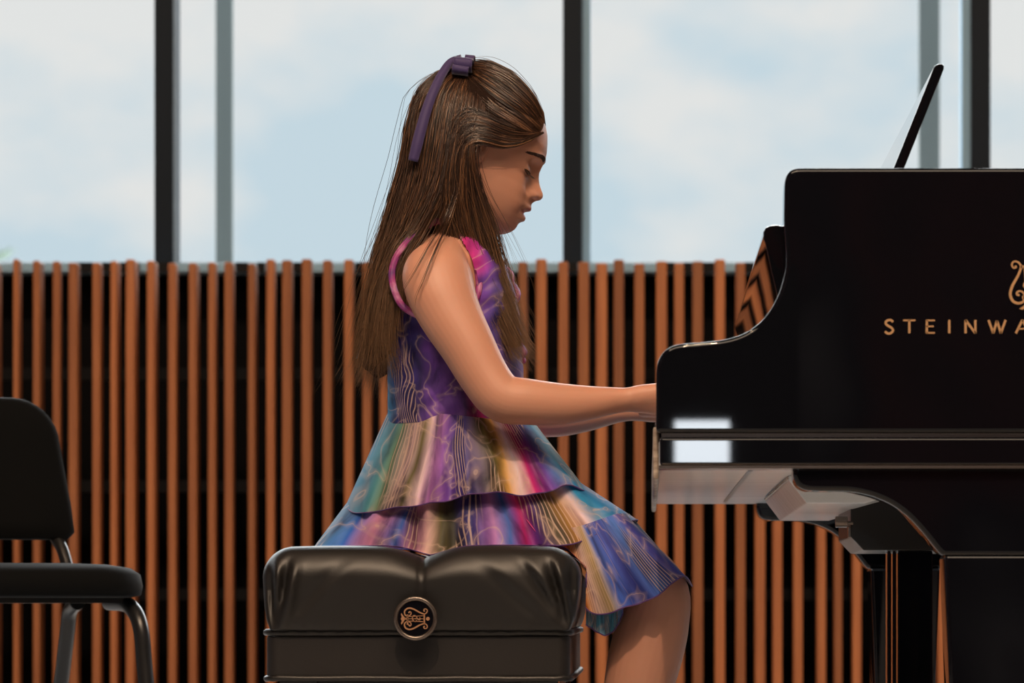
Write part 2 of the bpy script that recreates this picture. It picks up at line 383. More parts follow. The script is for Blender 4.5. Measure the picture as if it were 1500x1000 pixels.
# palm beyond the left window
pt = root('palm_tree', (wx(-60, 28), 28, -.1), 'pale green palm crown outside the window at the left edge of the photo', 'tree')
pc = W(-58, 420, 28)
B().tube([(pc[0], 28, -.1), (pc[0] + .03, 28, 1.2), (pc[0], 28, pc[2])], [.12, .1, .08], 10).build('trunk', M['trunk'], pt)
for k in range(16):
    az = 2 * math.pi * k / 16 + .2; el = random.uniform(.35, 1.2)
    d = np.array([math.cos(az) * math.cos(el), math.sin(az) * math.cos(el), math.sin(el)])
    b = B(); n = 12; v = []; f = []
    side = np.cross(d, [0, 0, 1]); side /= np.linalg.norm(side)
    pts = [pc + d * .62 * (i / n) + np.array([0, 0, -.22 * (i / n) ** 2]) for i in range(n + 1)]
    for i in range(1, n):
        for s in (-1, 1):
            tip = pts[i] + side * s * .16 * math.sin(math.pi * (i + 1) / (n + 2)) + d * .10
            bse = pts[i]; k0 = len(b.v)
            b.add([bse, bse + d * .02, tip, tip + np.array([0, 0, -.004]), bse + np.array([0, 0, -.006])], [(0, 1, 2), (4, 3, 2, 0), (1, 4, 3, 2)])
    b.tube(pts, np.linspace(.010, .003, n + 1), 5)
    b.build('frond', M['frond'], pt)

# ------------------------------------------------------------------ emblem and lettering
def lyre(b, cx, cz, h, y, rot=False, th=.0006):
    """lyre mark, h = overall height; rot: top of the lyre points to the right"""
    def T(q):
        q = np.asarray(q, float); a = (q[:, 1] - 458) / 430 * h; u = (q[:, 0] - 578) / 430 * h
        return np.stack([cx + u, cz - a], 1) if rot else np.stack([cx + a, cz + u], 1)
    k = h / 430
    arm = [(722, 342), (708, 345), (704, 328), (718, 314), (742, 316), (756, 338), (744, 370), (706, 386), (640, 362), (560, 318), (492, 300), (438, 320), (418, 362), (430, 402), (468, 416), (506, 402), (516, 372), (500, 352), (484, 362), (488, 374)]
    wid = [16, 16, 14, 14, 14, 14, 16, 18, 20, 22, 22, 22, 20, 18, 16, 14, 14, 16, 18, 16]
    q = crom(np.c_[np.array(arm, float), wid], 90)
    ribbon(b, T(q[:, :2]), q[:, 2] * k, y, th)
    q2 = q.copy(); q2[:, 1] = 916 - q2[:, 1]
    ribbon(b, T(q2[:, :2]), q2[:, 2] * k, y, th)
    for p0, p1, w in (((712, 384), (712, 532), 22), ((464, 396), (464, 548), 24), ((464, 428), (712, 412), 9), ((464, 458), (712, 458), 9), ((464, 490), (712, 502), 9), ((420, 458), (470, 458), 30)):
        ribbon(b, T(np.linspace(p0, p1, 4)), w * k, y, th)
    s1 = [(640, 440), (655, 460), (635, 475), (610, 455), (590, 420), (555, 410), (535, 440), (545, 480), (580, 500), (600, 480)]
    ribbon(b, T(crom(s1, 40)), 14 * k, y, th)
    a = np.linspace(0, 2 * math.pi, 25)
    dsk = T(np.stack([765 + 27 * np.cos(a), 458 + 27 * np.sin(a)], 1))[:-1]
    b.prism([tuple(p) for p in dsk], y - th, y)
    ped = T([(372, 372), (392, 400), (420, 440), (432, 458), (420, 478), (394, 520), (374, 546), (366, 520), (378, 490), (362, 458), (378, 428), (366, 400)])
    b.prism([tuple(p) for p in ped], y - th, y)
GL = {'S': ([[(.95, .86), (.62, 1.0), (.2, .92), (.12, .72), (.4, .55), (.78, .40), (.92, .2), (.66, .0), (.3, .0), (.02, .14)]], .66, True),
      'T': ([[(.5, 0), (.5, 1)], [(0, .97), (1, .97)]], .86, False), 'E': ([[(.12, 0), (.12, 1)], [(.05, .97), (1, .97)], [(.05, .52), (.88, .52)], [(.05, .03), (1, .03)]], .66, False),
      'I': ([[(.5, 0), (.5, 1)]], .18, False), 'N': ([[(.08, 0), (.08, 1)], [(.08, 1), (.92, 0)], [(.92, 0), (.92, 1)]], .84, False),
      'W': ([[(0, 1), (.28, 0)], [(.28, 0), (.5, .95)], [(.5, .95), (.72, 0)], [(.72, 0), (1, 1)]], 1.2, False),
      'A': ([[(0, 0), (.5, 1)], [(.5, 1), (1, 0)], [(.2, .34), (.8, .34)]], .95, False), 'Y': ([[(0, 1), (.5, .5)], [(1, 1), (.5, .5)], [(.5, 0), (.5, .5)]], .85, False)}
def letter(b, ch, px0, px1, py0, py1, y):
    strokes, wd, curved = GL[ch]
    x0, x1, z0, z1 = wx(px0, y), wx(px1, y), wz(py1, y), wz(py0, y); s = y / FPX
    for st in strokes:
        q = np.array([(x0 + a * (x1 - x0), z0 + c * (z1 - z0)) for a, c in st])
        vert = abs(q[-1, 0] - q[0, 0]) < abs(q[-1, 1] - q[0, 1])
        w = 3.4 * s if (vert or curved) else 2.3 * s
        q = crom(q, 30) if curved else np.linspace(q[0], q[1], 3)
        ribbon(b, q, w, y, .0005)

# ------------------------------------------------------------------ piano
YN, YF = 4.27, 5.80                            # near and far side of the case
piano = root('grand_piano', (wx(1300, 4.27), 5.0, 0), 'glossy black concert grand piano with gold lettering on its side', 'piano')
arm_px = [(961, 631), (961, 545), (962.5, 533), (967, 522), (975, 512.5), (986, 506), (1000, 503), (1025, 501), (1060, 497), (1085, 490), (1103, 480), (1119, 466), (1133, 446), (1143, 424), (1149, 402), (1151.5, 388), (1151.5, 368), (1150, 345), (1148.5, 326), (1148.7, 300), (1149.2, 275), (1150.4, 262), (1153.5, 254), (1159, 248.5), (1167, 246), (1178, 245.5)]
a = crom(arm_px[1:], 110)
prof = [(wx(961, YN), wz(634, YN))] + [(wx(p[0], YN), wz(p[1], YN)) for p in a]
ZT, ZB = wz(245.5, YN), wz(634, YN)
XE = 1.05
def rim_path(n=60):
    c = crom([(XE, YN), (1.35, 4.30), (1.7, 4.47), (2.05, 4.78), (2.35, 5.02), (2.62, 5.20), (2.74, 5.42), (2.70, 5.66), (2.55, 5.78), (2.3, YF), (1.6, YF), (XE, YF)], n)
    return c
def offset(path, d):
    tg = np.gradient(path, axis=0); tg /= np.linalg.norm(tg, axis=1)[:, None]
    return path + np.stack([-tg[:, 1], tg[:, 0]], 1) * d
def wall(b, z0, z1, out=0., th=.055):
    p = rim_path(); po, pi = offset(p, -out), offset(p, th)
    m = len(p); v = [(q[0], q[1], z) for z in (z0, z1) for q in po] + [(q[0], q[1], z) for z in (z0, z1) for q in pi]
    f = []
    for i in range(m - 1):
        f += [(i, i + 1, m + i + 1, m + i), (2 * m + i, 3 * m + i, 3 * m + i + 1, 2 * m + i + 1), (m + i, m + i + 1, 3 * m + i + 1, 3 * m + i), (i, 2 * m + i, 2 * m + i + 1, i + 1)]
    f += [(0, m, 3 * m, 2 * m), (m - 1, 3 * m - 1, 4 * m - 1, 2 * m - 1)]
    b.add(v, f)
b = B(); poly = prof + [(XE, ZT), (XE, ZB)]
b.prism(poly, YN, YN + .06); b.prism(poly, YF - .06, YF); wall(b, ZB, ZT)
rim = b.build('rim', M['ebony'], piano, bevel=.0055, seg=4, sharp=60, clamp=False)
# lower moulding band
zb0, zb1 = wz(682, YN), wz(640, YN)
xb = wx(966.5, YN)
b = B().box(xb, XE, YN + .004, YN + .06, zb0, zb1).box(xb, XE, YF - .06, YF - .004, zb0, zb1); wall(b, zb0, zb1, -.004)
b.build('base_band', M['ebony'], piano, bevel=.004, seg=3)
for y_ in (YN + .010, YF - .055): B().box(xb + .002, XE, y_, y_ + .045, zb1 - .001, ZB + .001).build('groove_strip', M['gunmetal'], piano)
B().box(xb - .001, XE, YN + .002, YN + .058, zb0 - .003, zb0 + .0005).build('edge_strip', M['gunmetal'], piano)
# key bed with its grooved underside, key slip
xk1 = wx(1420, YN)
b = B().box(wx(965, YN), XE, YN + .03, YF - .03, zb0 - .002, zb0 + .03)
kb = b.build('key_bed', M['underwood'], piano, bevel=.002)
g0, g1 = W(1099, 690, YN + .09), W(1062, 732, YF - .16)
g0[2] = g1[2] = zb0 - .0022
B().add([(g0[0] - .003, g0[1], g0[2]), (g0[0] + .003, g0[1], g0[2]), (g1[0] + .003, g1[1], g1[2]), (g1[0] - .003, g1[1], g1[2]),
         (g0[0] - .003, g0[1], g0[2] - .0006), (g0[0] + .003, g0[1], g0[2] - .0006), (g1[0] + .003, g1[1], g1[2] - .0006), (g1[0] - .003, g1[1], g1[2] - .0006)],
        [(0, 1, 2, 3), (7, 6, 5, 4), (0, 4, 5, 1), (1, 5, 6, 2), (2, 6, 7, 3), (3, 7, 4, 0)]).build('seam', M['satin'], kb)
ysl = YN + .035
b = B().box(wx(956.5, ysl), wx(965, ysl), ysl, YF - .035, wz(702, ysl), wz(640, ysl) + .012)
b.build('key_slip', M['endgrain'], piano, bevel=.003, seg=3)
for yy in (YN + .06, YF - .15):
    B().box(wx(966, YN), wx(966, YN) + .17, yy, yy + .09, zb0 + .03, .735).build('key_block', M['ebony'], piano, bevel=.003)
# keys
zk = .699
ky0, ky1 = YN + .155, YF - .155; pitch = (ky1 - ky0) / 52
wkey = None
for i in range(52):
    if wkey is None:
        o = wkey = B().box(.022, .165, ky0 + .0005, ky0 + pitch - .0005, zk - .02, zk).build('white_key', M['ivory'], piano, bevel=.0015)
    else:
        o = wkey.copy(); COL.objects.link(o); o.location.y += pitch * i
bkey = None
for i in range(51):
    if (i % 7) in (1, 4): continue
    yy = ky0 + pitch * (i + 1)
    if bkey is None:
        bkey = o = B().box(.099, .165, yy - .005, yy + .005, zk - .01, zk + .011).build('black_key', M['ebony'], piano, bevel=.002); y_first = yy
    else:
        o = bkey.copy(); COL.objects.link(o); o.location.y += yy - y_first
# fallboard, leaning open between the arms
fp = [(1164, 520), (1156, 490), (1147, 462), (1138, 430), (1130, 398), (1123, 365), (1118.5, 348), (1118, 340), (1121, 333), (1128, 330), (1138, 329), (1146, 331), (1152, 336), (1156, 350), (1166, 400), (1176, 520)]
yb = YN + .064
B().prism([(wx(p[0], yb), wz(p[1], yb)) for p in fp], yb, YF - .064).build('fallboard', M['ebony'], piano, bevel=.002, seg=2, sharp=40)
# inside: stretcher, soundboard, iron plate
B().box(wx(1165, YN), wx(1165, YN) + .035, YN + .06, YF - .06, .80, ZT - .02).build('stretcher', M['ebony'], piano, bevel=.003)
inner = [(wx(1165, YN) + .04, YN + .058), (XE, YN + .058)] + [tuple(q) for q in offset(rim_path(), .05)] + [(wx(1165, YN) + .04, YF - .058)]
B().prism(inner, .74, .755, 'Z').build('soundboard', M['spruce'], piano)
plate = [(q[0] * .97 + .02, 5.03 + (q[1] - 5.03) * .95) for q in inner]
B().prism(plate, .80, .815, 'Z').build('iron_plate', M['iron'], piano, bevel=.004)
# music desk, leaning back
yd0, yd1 = YN + .20, YF - .22
q = [(1305, 256), (1312, 238), (1368, 98), (1370.5, 95.5), (1375, 93.5), (1380, 93.5), (1383, 96), (1382.5, 101), (1327, 240), (1320, 256)]
B().prism([(wx(p[0], yd0), wz(p[1], yd0)) for p in q], yd0, yd1).build('music_desk', M['ebony'], piano, bevel=.0012)
B().box(wx(1300, yd0), wx(1400, yd0), yd0 + .02, yd1 - .02, wz(262, yd0), wz(254.5, yd0)).build('desk_shelf', M['ebony'], piano, bevel=.002)
# legs with their curved brackets
brk = [(1163, 681), (1162, 690), (1164, 702), (1169, 711), (1179, 716.5), (1196, 718.5), (1240, 719), (1262, 722), (1284, 728), (1308, 739), (1332, 757), (1356, 783), (1376, 808), (1384, 814)]
bp = crom(brk, 60)
for yy in (YN + .012, YF - .075):
    poly = [(wx(p[0], YN), wz(p[1], YN)) for p in bp] + [(wx(1700, YN), wz(814, YN)), (wx(1700, YN), zb0 - .002)]
    B().prism(poly, yy, yy + .062).build('bracket', M['ebony'], piano, bevel=.006, seg=4, sharp=60, clamp=False)
    x0, x1 = wx(1385, YN), wx(1521, YN); zt = wz(812, YN)
    dx = wx(1392, YN) - wx(1385, YN)
    k = (zt - .06) / (zt - wz(1000, YN)); dx *= k
    yc = yy + .031; hd = .052 if yy < 5 else .055
    v = []
    for z, e, h in ((.06, dx, hd * .8), (zt, 0, hd)):
        v += [(x0 + e, yc - h, z), (x1 - e, yc - h, z), (x1 - e, yc + h, z), (x0 + e, yc + h, z)]
    b = B().add(v, [(3, 2, 1, 0), (4, 5, 6, 7), (0, 1, 5, 4), (1, 2, 6, 5), (2, 3, 7, 6), (3, 0, 4, 7)])
    if yy < 5: b.v = [(p[0], max(p[1], YN + .014), p[2]) for p in b.v]
    lg = b.build('leg', M['ebony'], piano, bevel=.005, seg=3)
    cy = yc
    B().tube([(x0 + .075, cy - .012, .03), (x0 + .075, cy + .012, .03)], .03, 20).box(x0 + .06, x0 + .09, cy - .02, cy + .02, .03, .07).build('caster', M['brass'], lg)
tl = B().tube([(2.4, 5.5, .07), (2.4, 5.5, zb0)], [.05, .07], 4, True).build('leg', M['ebony'], piano, bevel=.004)
B().tube([(2.4, 5.488, .03), (2.4, 5.512, .03)], .03, 20).box(2.385, 2.415, 5.48, 5.52, .03, .08).build('caster', M['brass'], tl)
B().box(1.0, 1.12, YN + .05, YF - .05, zb0 - .02, zb0 + .06).box(1.9, 2.0, 4.85, YF - .05, zb0 - .02, zb0 + .06).build('beam', M['satin'], piano, bevel=.004)
# cross block under the key bed
ya, yb2 = 4.52, 5.42
zt = zb0 - .002
b = B()
xs0, xs1 = wx(1160, ya), wx(1302, ya)
zlow = wz(737, ya)
b.prism([(xs0 - .004, zt), (xs0 - .004, wz(703, ya)), (xs0 + .018, zlow), (xs1 - .03, zlow), (xs1 + .02, zlow + .014), (xs1 + .02, zt)], ya, yb2)
cb = b.build('cross_block', M['underwood'], piano, bevel=.002)
B().box(xs0 - .006, xs0 - .0035, ya + .004, yb2 - .02, wz(703, ya) + .001, zt - .002).build('end_panel', M['endgrain'], cb)
# pedal lyre
yl = 4.78
x0, x1 = wx(1246, yl), wx(1400, yl)
ytop, ybev, ybot = wz(748, yl), wz(786, yl), wz(806, yl)
lyr = B().prism([(x0, zt), (x0, ybev), (x0 + .017, ybot), (x1, ybot), (x1, zt)], yl, yl + .30).build('pedal_lyre', M['satin'], piano, bevel=.002)
B().tube([W(1237, 764, yl - .002) - [.012, 0, 0], W(1237, 764, yl - .002) + [.004, 0, 0]], .0075, 16).tube([W(1237, 766, yl), W(1250, 766, yl)], .003, 8).build('thumb_screw', M['gunmetal'], lyr, bevel=.001)
B().box(x0 - .003, x0 + .0, yl + .0, yl + .03, ybev, wz(771, yl)).build('bracket_plate', M['gunmetal'], lyr)
for yy in (yl + .03, yl + .23):
    for dx_, w_ in ((.050, .0045), (.0572, .0045), (.064, .046))[0 if yy < 4.9 else 2:]:
        B().box(x0 + dx_, x0 + dx_ + w_, yy, yy + .035, .16, ybot).build('lyre_post', M['ebony'], lyr, bevel=.002)
pb = B().box(x0 + .03, x0 + .17, yl - .02, yl + .32, .08, .16).build('pedal_box', M['ebony'], lyr, bevel=.006)
for k in range(3):
    B().tube([(x0 + .05, yl + .07 + .08 * k, .09), (x0 - .02, yl + .07 + .08 * k, .075), (x0 - .07, yl + .07 + .08 * k, .06)], [.008, .014, .016], 10).build('pedal', M['brass'], lyr)
for s in (.04, .26):
    B().tube([(x0 + .16, yl + s, .12), (x0 + .42, yl + s + .02, zb0 - .005)], .006, 8).build('lyre_brace', M['brass'], lyr)
# gold marks on the near side
b = B()
for ch, p0, p1 in (('S', 1296, 1309), ('T', 1323, 1341), ('E', 1356, 1369.5), ('I', 1388.5, 1392.5), ('N', 1413, 1430), ('W', 1448, 1473), ('A', 1488, 1507.5), ('Y', 1520, 1538)):
    letter(b, ch, p0, p1, 468.5, 488, YN - .0001)
b.build('lettering', M['gold'], rim, label='gold capital letters inlaid in the side of the case')
b = B(); lyre(b, wx(1508.5, YN), wz(415, YN), 78 * YN / FPX, YN - .0001, False, .0005)
b.build('lyre_emblem', M['gold'], rim, label='gold lyre emblem above the lettering')

# ------------------------------------------------------------------ bench
YBN, YBF = 4.655, 5.40
bench = root('piano_bench', (wx(615, 4.66), (YBN + YBF) / 2, 0), 'padded black leather piano bench with a round lyre badge on its end', 'bench')
cxb = wx(614.5, YBN)
def cushion():
    bm = bmesh.new(); bmesh.ops.create_cube(bm, size=2)
    bmesh.ops.subdivide_edges(bm, edges=bm.edges[:], cuts=90, use_grid_fill=True)
    hx, hy = .2045, (YBF - YBN) / 2; cy = (YBN + YBF) / 2
    z0, z1 = wz(925, YBN), wz(801.5, YBN + .03); hz = (z1 - z0) / 2; cz = (z0 + z1) / 2
    for v in bm.verts:
        x, y, z = v.co
        h = np.array([hx, hy, hz]); p = np.array([x, y, z]) * h
        r = .040 if z > 0 else .040 * (1 + z) + .010 * -z
        q = np.sign(p) * np.maximum(np.abs(p) - (h - r), 0); base = np.clip(p, -(h - r), h - r); d = np.linalg.norm(q)
        if d > 1e-9: p = base + q / d * np.abs(q).max()      # cube shell to rounded shell
        X, Y, Z = p
        zz = (Z + hz) / (2 * hz)
        X *= 1 - .052 * (1 - zz) ** 2.5 + .003 * math.sin(math.pi * min(1, zz * 1.15))
        seam = math.exp(-abs(X - .003) / .016); thin = math.exp(-((X - .003) / .0022) ** 2); wide = math.exp(-((X - .003) / .032) ** 2)
        top = max(0, min(1, (zz - .45) / .45))
        Z -= top * (.009 * wide + .005 * seam + .003 * thin)
        Z += top * .0025 * math.cos((abs(X) - .095) / .1 * 1.5)
        end = abs(Y) / hy
        if end > .86:
            e = min(1, (end - .86) / .06); sg = 1 if Y > 0 else -1
            Y -= e * sg * (.004 * seam * min(1, zz + .3) + .0025 * thin)
            Y += e * sg * .006 * math.exp(-((zz - .62) / .32) ** 2) * math.cos(X / hx * 1.3)
            for x0f, sl, w, dep in ((-.176, .020, .0055, .014), (-.190, -.006, .004, .010), (.178, -.03, .0055, .015), (.162, -.075, .008, .008), (.194, -.002, .004, .009), (-.14, .10, .012, .004), (.125, -.12, .014, .004)):
                c = x0f + sl * (zz - .4)
                g = math.exp(-((X - c) / w) ** 2) - .75 * math.exp(-((X - c - .010) / (w * 1.3)) ** 2)
                Y -= e * sg * dep * g * max(0, math.sin(math.pi * min(1, max(0, zz * 1.1)))) ** 1.3
            if zz < .2: Y += e * -sg * .0010 * math.sin(X * 260) * (1 - zz / .2)
        v.co = (cxb + X, cy + Y, cz + Z)
    me = bpy.data.meshes.new('cushion'); bm.to_mesh(me); bm.free(); me.materials.append(M['leather'])
    me.polygons.foreach_set('use_smooth', [True] * len(me.polygons))
    return place(bpy.data.objects.new('cushion', me), bench)
cush = cushion()
def rrect(x0, x1, y0, y1, r, n=6):
    out = []
    for cx_, cy_, a0 in ((x1 - r, y0 + r, -math.pi / 2), (x1 - r, y1 - r, 0), (x0 + r, y1 - r, math.pi / 2), (x0 + r, y0 + r, math.pi)):
        for i in range(n + 1):
            t_ = a0 + math.pi / 2 * i / n; out.append((cx_ + r * math.cos(t_), cy_ + r * math.sin(t_)))
    return out
yb_ = YBN + .012
xl, xr = wx(389, yb_), wx(835, yb_)
zt_, zl_ = wz(930, yb_), wz(992, yb_)
B().prism(rrect(xl, xr, yb_, YBF - .012, .016), zl_, zt_, 'Z').build('apron', M['leather2'], bench, bevel=.004, seg=2)
def piping(z, gro, r, nm):
    pth = np.array(rrect(xl - gro, xr + gro, yb_ - gro, YBF - .012 + gro, .02))
    # denser straight runs
    pts = []
    for i in range(len(pth)):
        a_, c_ = pth[i], pth[(i + 1) % len(pth)]
        k = max(1, int(np.linalg.norm(c_ - a_) / .02))
        for j in range(k): pts.append([*(a_ + (c_ - a_) * j / k), z + random.uniform(-.0007, .0007)])
    v, f = tube(pts, r, 10, False, True)
    mesh(nm, v, f, M['leather'], bench)
piping(wz(926, yb_), .001, .0042, 'piping'); piping(wz(993.5, yb_), .001, .0038, 'piping')
B().box(xl + .02, xr - .02, yb_ + .03, YBF - .04, zl_ - .05, zl_ + .005).build('under_frame', M['satin'], bench, bevel=.003)
for sx in (xl + .015, xr - .065):
    for sy in (yb_ + .02, YBF - .082):
        v = []
        for z, e in ((0, .012), (zl_ + .003, 0)):
            v += [(sx + e, sy + e, z), (sx + .05 - e, sy + e, z), (sx + .05 - e, sy + .05 - e, z), (sx + e, sy + .05 - e, z)]
        B().add(v, [(3, 2, 1, 0), (4, 5, 6, 7), (0, 1, 5, 4), (1, 2, 6, 5), (2, 3, 7, 6), (3, 0, 4, 7)]).build('leg', M['ebony'], bench, bevel=.003)
# badge
ybd = YBN - .022
bc = W(608.5, 905.5, ybd); rb_ = 31.5 * ybd / FPX
badge = B().disc_y((bc[0], ybd + .001, bc[2]), rb_ * .95, .026, 48).build('badge', M['ebony'], bench, bevel=.001, label='round dark badge with a copper lyre')
v, f = tube([(bc[0] + rb_ * .925 * math.cos(a_), ybd + .001, bc[2] + rb_ * .925 * math.sin(a_)) for a_ in np.linspace(0, 2 * math.pi, 61)[:-1]], .0029, 12, False, True)
mesh('badge_ring', v, f, M['gunmetal'], badge)
b = B(); lyre(b, bc[0] - .0002, bc[2] - .0004, 42.5 * ybd / FPX, ybd + .0009, True, .0005)
b.build('lyre_emblem', M['emblemgold'], badge)

# ------------------------------------------------------------------ chair
YC = 6.0
th = math.radians(24)
cdir = np.array([math.sin(th), -math.cos(th), 0]); csd = np.array([math.cos(th), math.sin(th), 0])   # facing, and towards the photo's right
zseat = wz(832, YC - .15)
hwc = .215
tl_ = W(103, 760, YC); c0 = np.array([tl_[0], YC, 0]) - csd * hwc * .97    # middle of the backrest
chair = root('orchestra_chair', (c0[0] + cdir[0] * .2, c0[1] + cdir[1] * .2, 0), 'black upholstered orchestra chair at the left edge of the photo', 'chair')
def cpt(s, fwd, z): return c0 + csd * s + cdir * fwd + np.array([0, 0, z])
# backrest: rounded panel, curved and leaning back
def backrest():
    z0, z1 = wz(791, YC), wz(581, YC); n = 40
    out = []
    wb, wt, r = hwc, hwc * .925, .075
    pts = [(-wb + .012, 0), (wb - .012, 0), (wb, .012), (wb * .985, .06)]
    for i in range(9):
        a_ = math.pi / 2 * i / 8; pts.append((wt - r + r * math.cos(a_), (z1 - z0) - r + r * math.sin(a_)))
    pts += [(-p[0], p[1]) for p in pts[::-1] if p[1] > .011]
    V = []; m_ = len(pts)
    for k, (ins, off) in enumerate(((.012, -.016), (.003, -.013), (0, 0), (.003, .013), (.014, .020), (.06, .026))):
        for (s, z) in pts:
            cs, cz_ = 0, (z1 - z0) * .5
            d = math.hypot(s - cs, z - cz_); fct = max(0, 1 - ins / max(d, 1e-6))
            s2, z2 = s * fct, cz_ + (z - cz_) * fct
            V.append(cpt(s2, off - .05 * (z2 / .24) - .02 + .10 * s2 * s2 / .2 , z0 + z2))
    F = grid_faces(6, m_, True) + [tuple(range(m_ - 1, -1, -1)), tuple(5 * m_ + i for i in range(m_))]
    bb_ = B().add(V, F); return bb_.build('backrest', M['chair_fabric'], chair, sharp=60)
backrest()
def seat():
    D, wf, wr = .42, .228, .20; r = .07
    pts = []
    for (cx_, cy_, a0) in ((wf - r, D - r, 0), (-wf + r, D - r, math.pi / 2)):
        for i in range(9):
            a_ = a0 + math.pi / 2 * i / 8; pts.append((cx_ + r * math.cos(a_), cy_ + r * math.sin(a_)))
    pts += [(-wr, .02), (wr, .02)]
    V = []; m_ = len(pts)
    zc_ = zseat
    for ins, dz_ in ((.02, -.048), (.003, -.044), (0, -.03), (.004, -.012), (.02, -.002), (.06, .004), (.12, .006)):
        for s, fw in pts:
            d = math.hypot(s, fw - D / 2); k = max(0, 1 - ins / d)
            V.append(cpt(s * k, .0 + D / 2 + (fw - D / 2) * k, zc_ + dz_))
    F = grid_faces(7, m_, True) + [tuple(range(m_ - 1, -1, -1)), tuple(6 * m_ + i for i in range(m_))]
    B().add(V, F).build('seat', M['chair_fabric'], chair, sharp=70)
seat()
pan = [cpt(s, fw, 0) for s, fw in ((-.17, .05), (.17, .05), (.20, .36), (-.20, .36))]
B().prism([(p[0], p[1]) for p in pan], zseat - .056, zseat - .047, 'Z').build('seat_pan', M['chair_metal'], chair)
for s in (1, -1):
    q = [cpt(s * .19, .30, zseat - .055), cpt(s * .205, .36, zseat - .06), cpt(s * .213, .395, zseat - .09), cpt(s * .217, .405, zseat - .15), cpt(s * .222, .42, .25), cpt(s * .228, .44, .012)]
    B().tube(crom(q, 40), .0125, 14).tube([q[-1] - [0, 0, .012], q[-1] + [0, 0, .03]], .016, 14).build('leg', M['chair_metal'], chair)
    q = [cpt(s * .185, .13, zseat - .055), cpt(s * .185, .085, zseat - .07), cpt(s * .188, .055, zseat - .11), cpt(s * .20, -.06, .25), cpt(s * .215, -.225, .012)]
    B().tube(crom(q, 40), .0125, 14).tube([q[-1] - [0, 0, .012], q[-1] + [0, 0, .03]], .016, 14).build('leg', M['chair_metal'], chair)
    q = [cpt(s * .195, .12, zseat - .035), cpt(s * .195, .06, zseat - .02), cpt(s * .190, .022, zseat + .030), cpt(s * .178, -.018, zseat + .08), cpt(s * .165, -.055, zseat + .22)]
    B().tube(crom(q, 30), .010, 12).build('back_support', M['chair_metal'], chair)

# ------------------------------------------------------------------ the girl
YG = 5.02; SG = YG / FPX
girl = root('person', (wx(640, YG), YG, 0), 'seated girl with long brown hair in a colourful sleeveless ruffled dress playing the piano', 'person')
TH = math.radians(22); CT, ST = math.cos(TH), math.sin(TH); HC = (700., 220.)
def loc(px, py):
    dx, dy = px - HC[0], py - HC[1]; return dx * CT + dy * ST, dx * ST - dy * CT
def unloc(f, u): return HC[0] + f * CT + u * ST, HC[1] + f * ST - u * CT
prof_px = [(802, 198), (802, 210), (801, 224), (798.5, 235), (793.5, 246), (790.3, 254), (789.8, 262), (791.2, 271), (794, 279), (796.3, 285), (795.5, 290), (791.5, 293.6), (785.5, 294.5), (780, 297), (778, 301), (778.8, 306), (777.5, 309.3), (770, 312), (767.5, 313.5), (769.5, 316.5), (770.3, 320.5), (768, 324.2), (762.5, 325.2), (759, 327.5), (757.5, 331), (754.5, 335.5), (748, 339.8), (740, 342.5), (728, 344)]
pl = np.array([loc(*p) for p in prof_px])
o_ = np.argsort(pl[:, 1]); pu, pf = pl[o_, 1], pl[o_, 0]
def FP(u):
    up = np.array([-112] + list(pu) + [70, 82, 92, 99, 104]); fp_ = np.array([52] + list(pf) + [79, 64, 46, 26, 2])
    return np.interp(u, up, fp_)
def FB(u): return np.minimum(np.interp(u, [-112, -104, -98, -85, -75, -60, -50, -36, -25, -10, 5, 22, 40, 52, 70, 82, 92, 99, 104], [52, 66, 78, 90, 94, 96, 96, 93, 88, 86, 89, 94, 92, 88, 79, 64, 46, 26, 2]), FP(u) + 3)
def BK(u): return np.interp(u, [-112, -98, -70, -50, -20, 10, 40, 70, 90, 100, 104], [-20, -26, -42, -58, -86, -99, -100, -88, -68, -45, -22])
def WD(u): return np.interp(u, [-112, -98, -85, -70, -50, -30, -10, 10, 40, 70, 85, 94, 100, 104], [27, 41, 51, 58, 64, 68, 71, 73, 73, 64, 51, 38, 24, 6])
G2 = lambda x, s: np.exp(-(x / s) ** 2)
def FEAT(u, y):
    ay = np.abs(y)
    sg = np.interp(u, [-112, -90, -75, -66, -50, -38, -30, -20, -5, 10, 25], [30, 28, 20, 15, 17, 15, 13.5, 11, 8, 9, 30])
    e = np.interp(u, [-112, -90, -75, -60, -40, -30, 0], [2, 2, 2, 2, 1.8, 1.7, 2])
    d = (FP(u) - FB(u)) * np.exp(-(ay / sg) ** e)
    d += 6.5 * G2(ay - 13, 5) * G2(u + 30, 5.5) - 4.0 * G2(ay - 21, 4) * G2(u + 29, 7) - 3.5 * G2(ay - 8, 3.5) * G2(u + 36, 2.6)          # nostril wings and the crease beside them
    d += -8 * G2(ay - 27, 11) * G2(u - 4, 9) + 6.5 * G2(ay - 31, 11) * G2(u + 1, 7)           # eye sockets and lids
    d += -2.0 * G2(ay - 31, 10) * G2(u + 10, 2.2)
    d += 2.5 * G2(ay - 26, 16) * G2(u - 21, 6)                                                # brow ridge
    d += 4.5 * G2(ay - 38, 16) * G2(u + 26, 16)                                               # cheeks
    d += 3.0 * G2(ay - 38, 18) * G2(u + 56, 17)
    d += -4.5 * G2(ay, 13) * G2(u + 58.5, 2.0)                                                # parted lips
    d += -1.6 * G2(ay - 21, 4) * G2(u + 58, 5)
    return d
SUP = 2.25
def front(u, y):
    w = WD(u); return FB(u) * np.maximum(0, 1 - (np.abs(y) / w) ** SUP) ** (1 / SUP) + FEAT(u, y) * np.minimum(1, 1.6 * np.maximum(0, 1 - (np.abs(y) / w) ** 2))
def headpt(f, u, y):
    px, py = unloc(f, u); return np.array([wx(px, YG), YG + y * SG, wz(py, YG)])
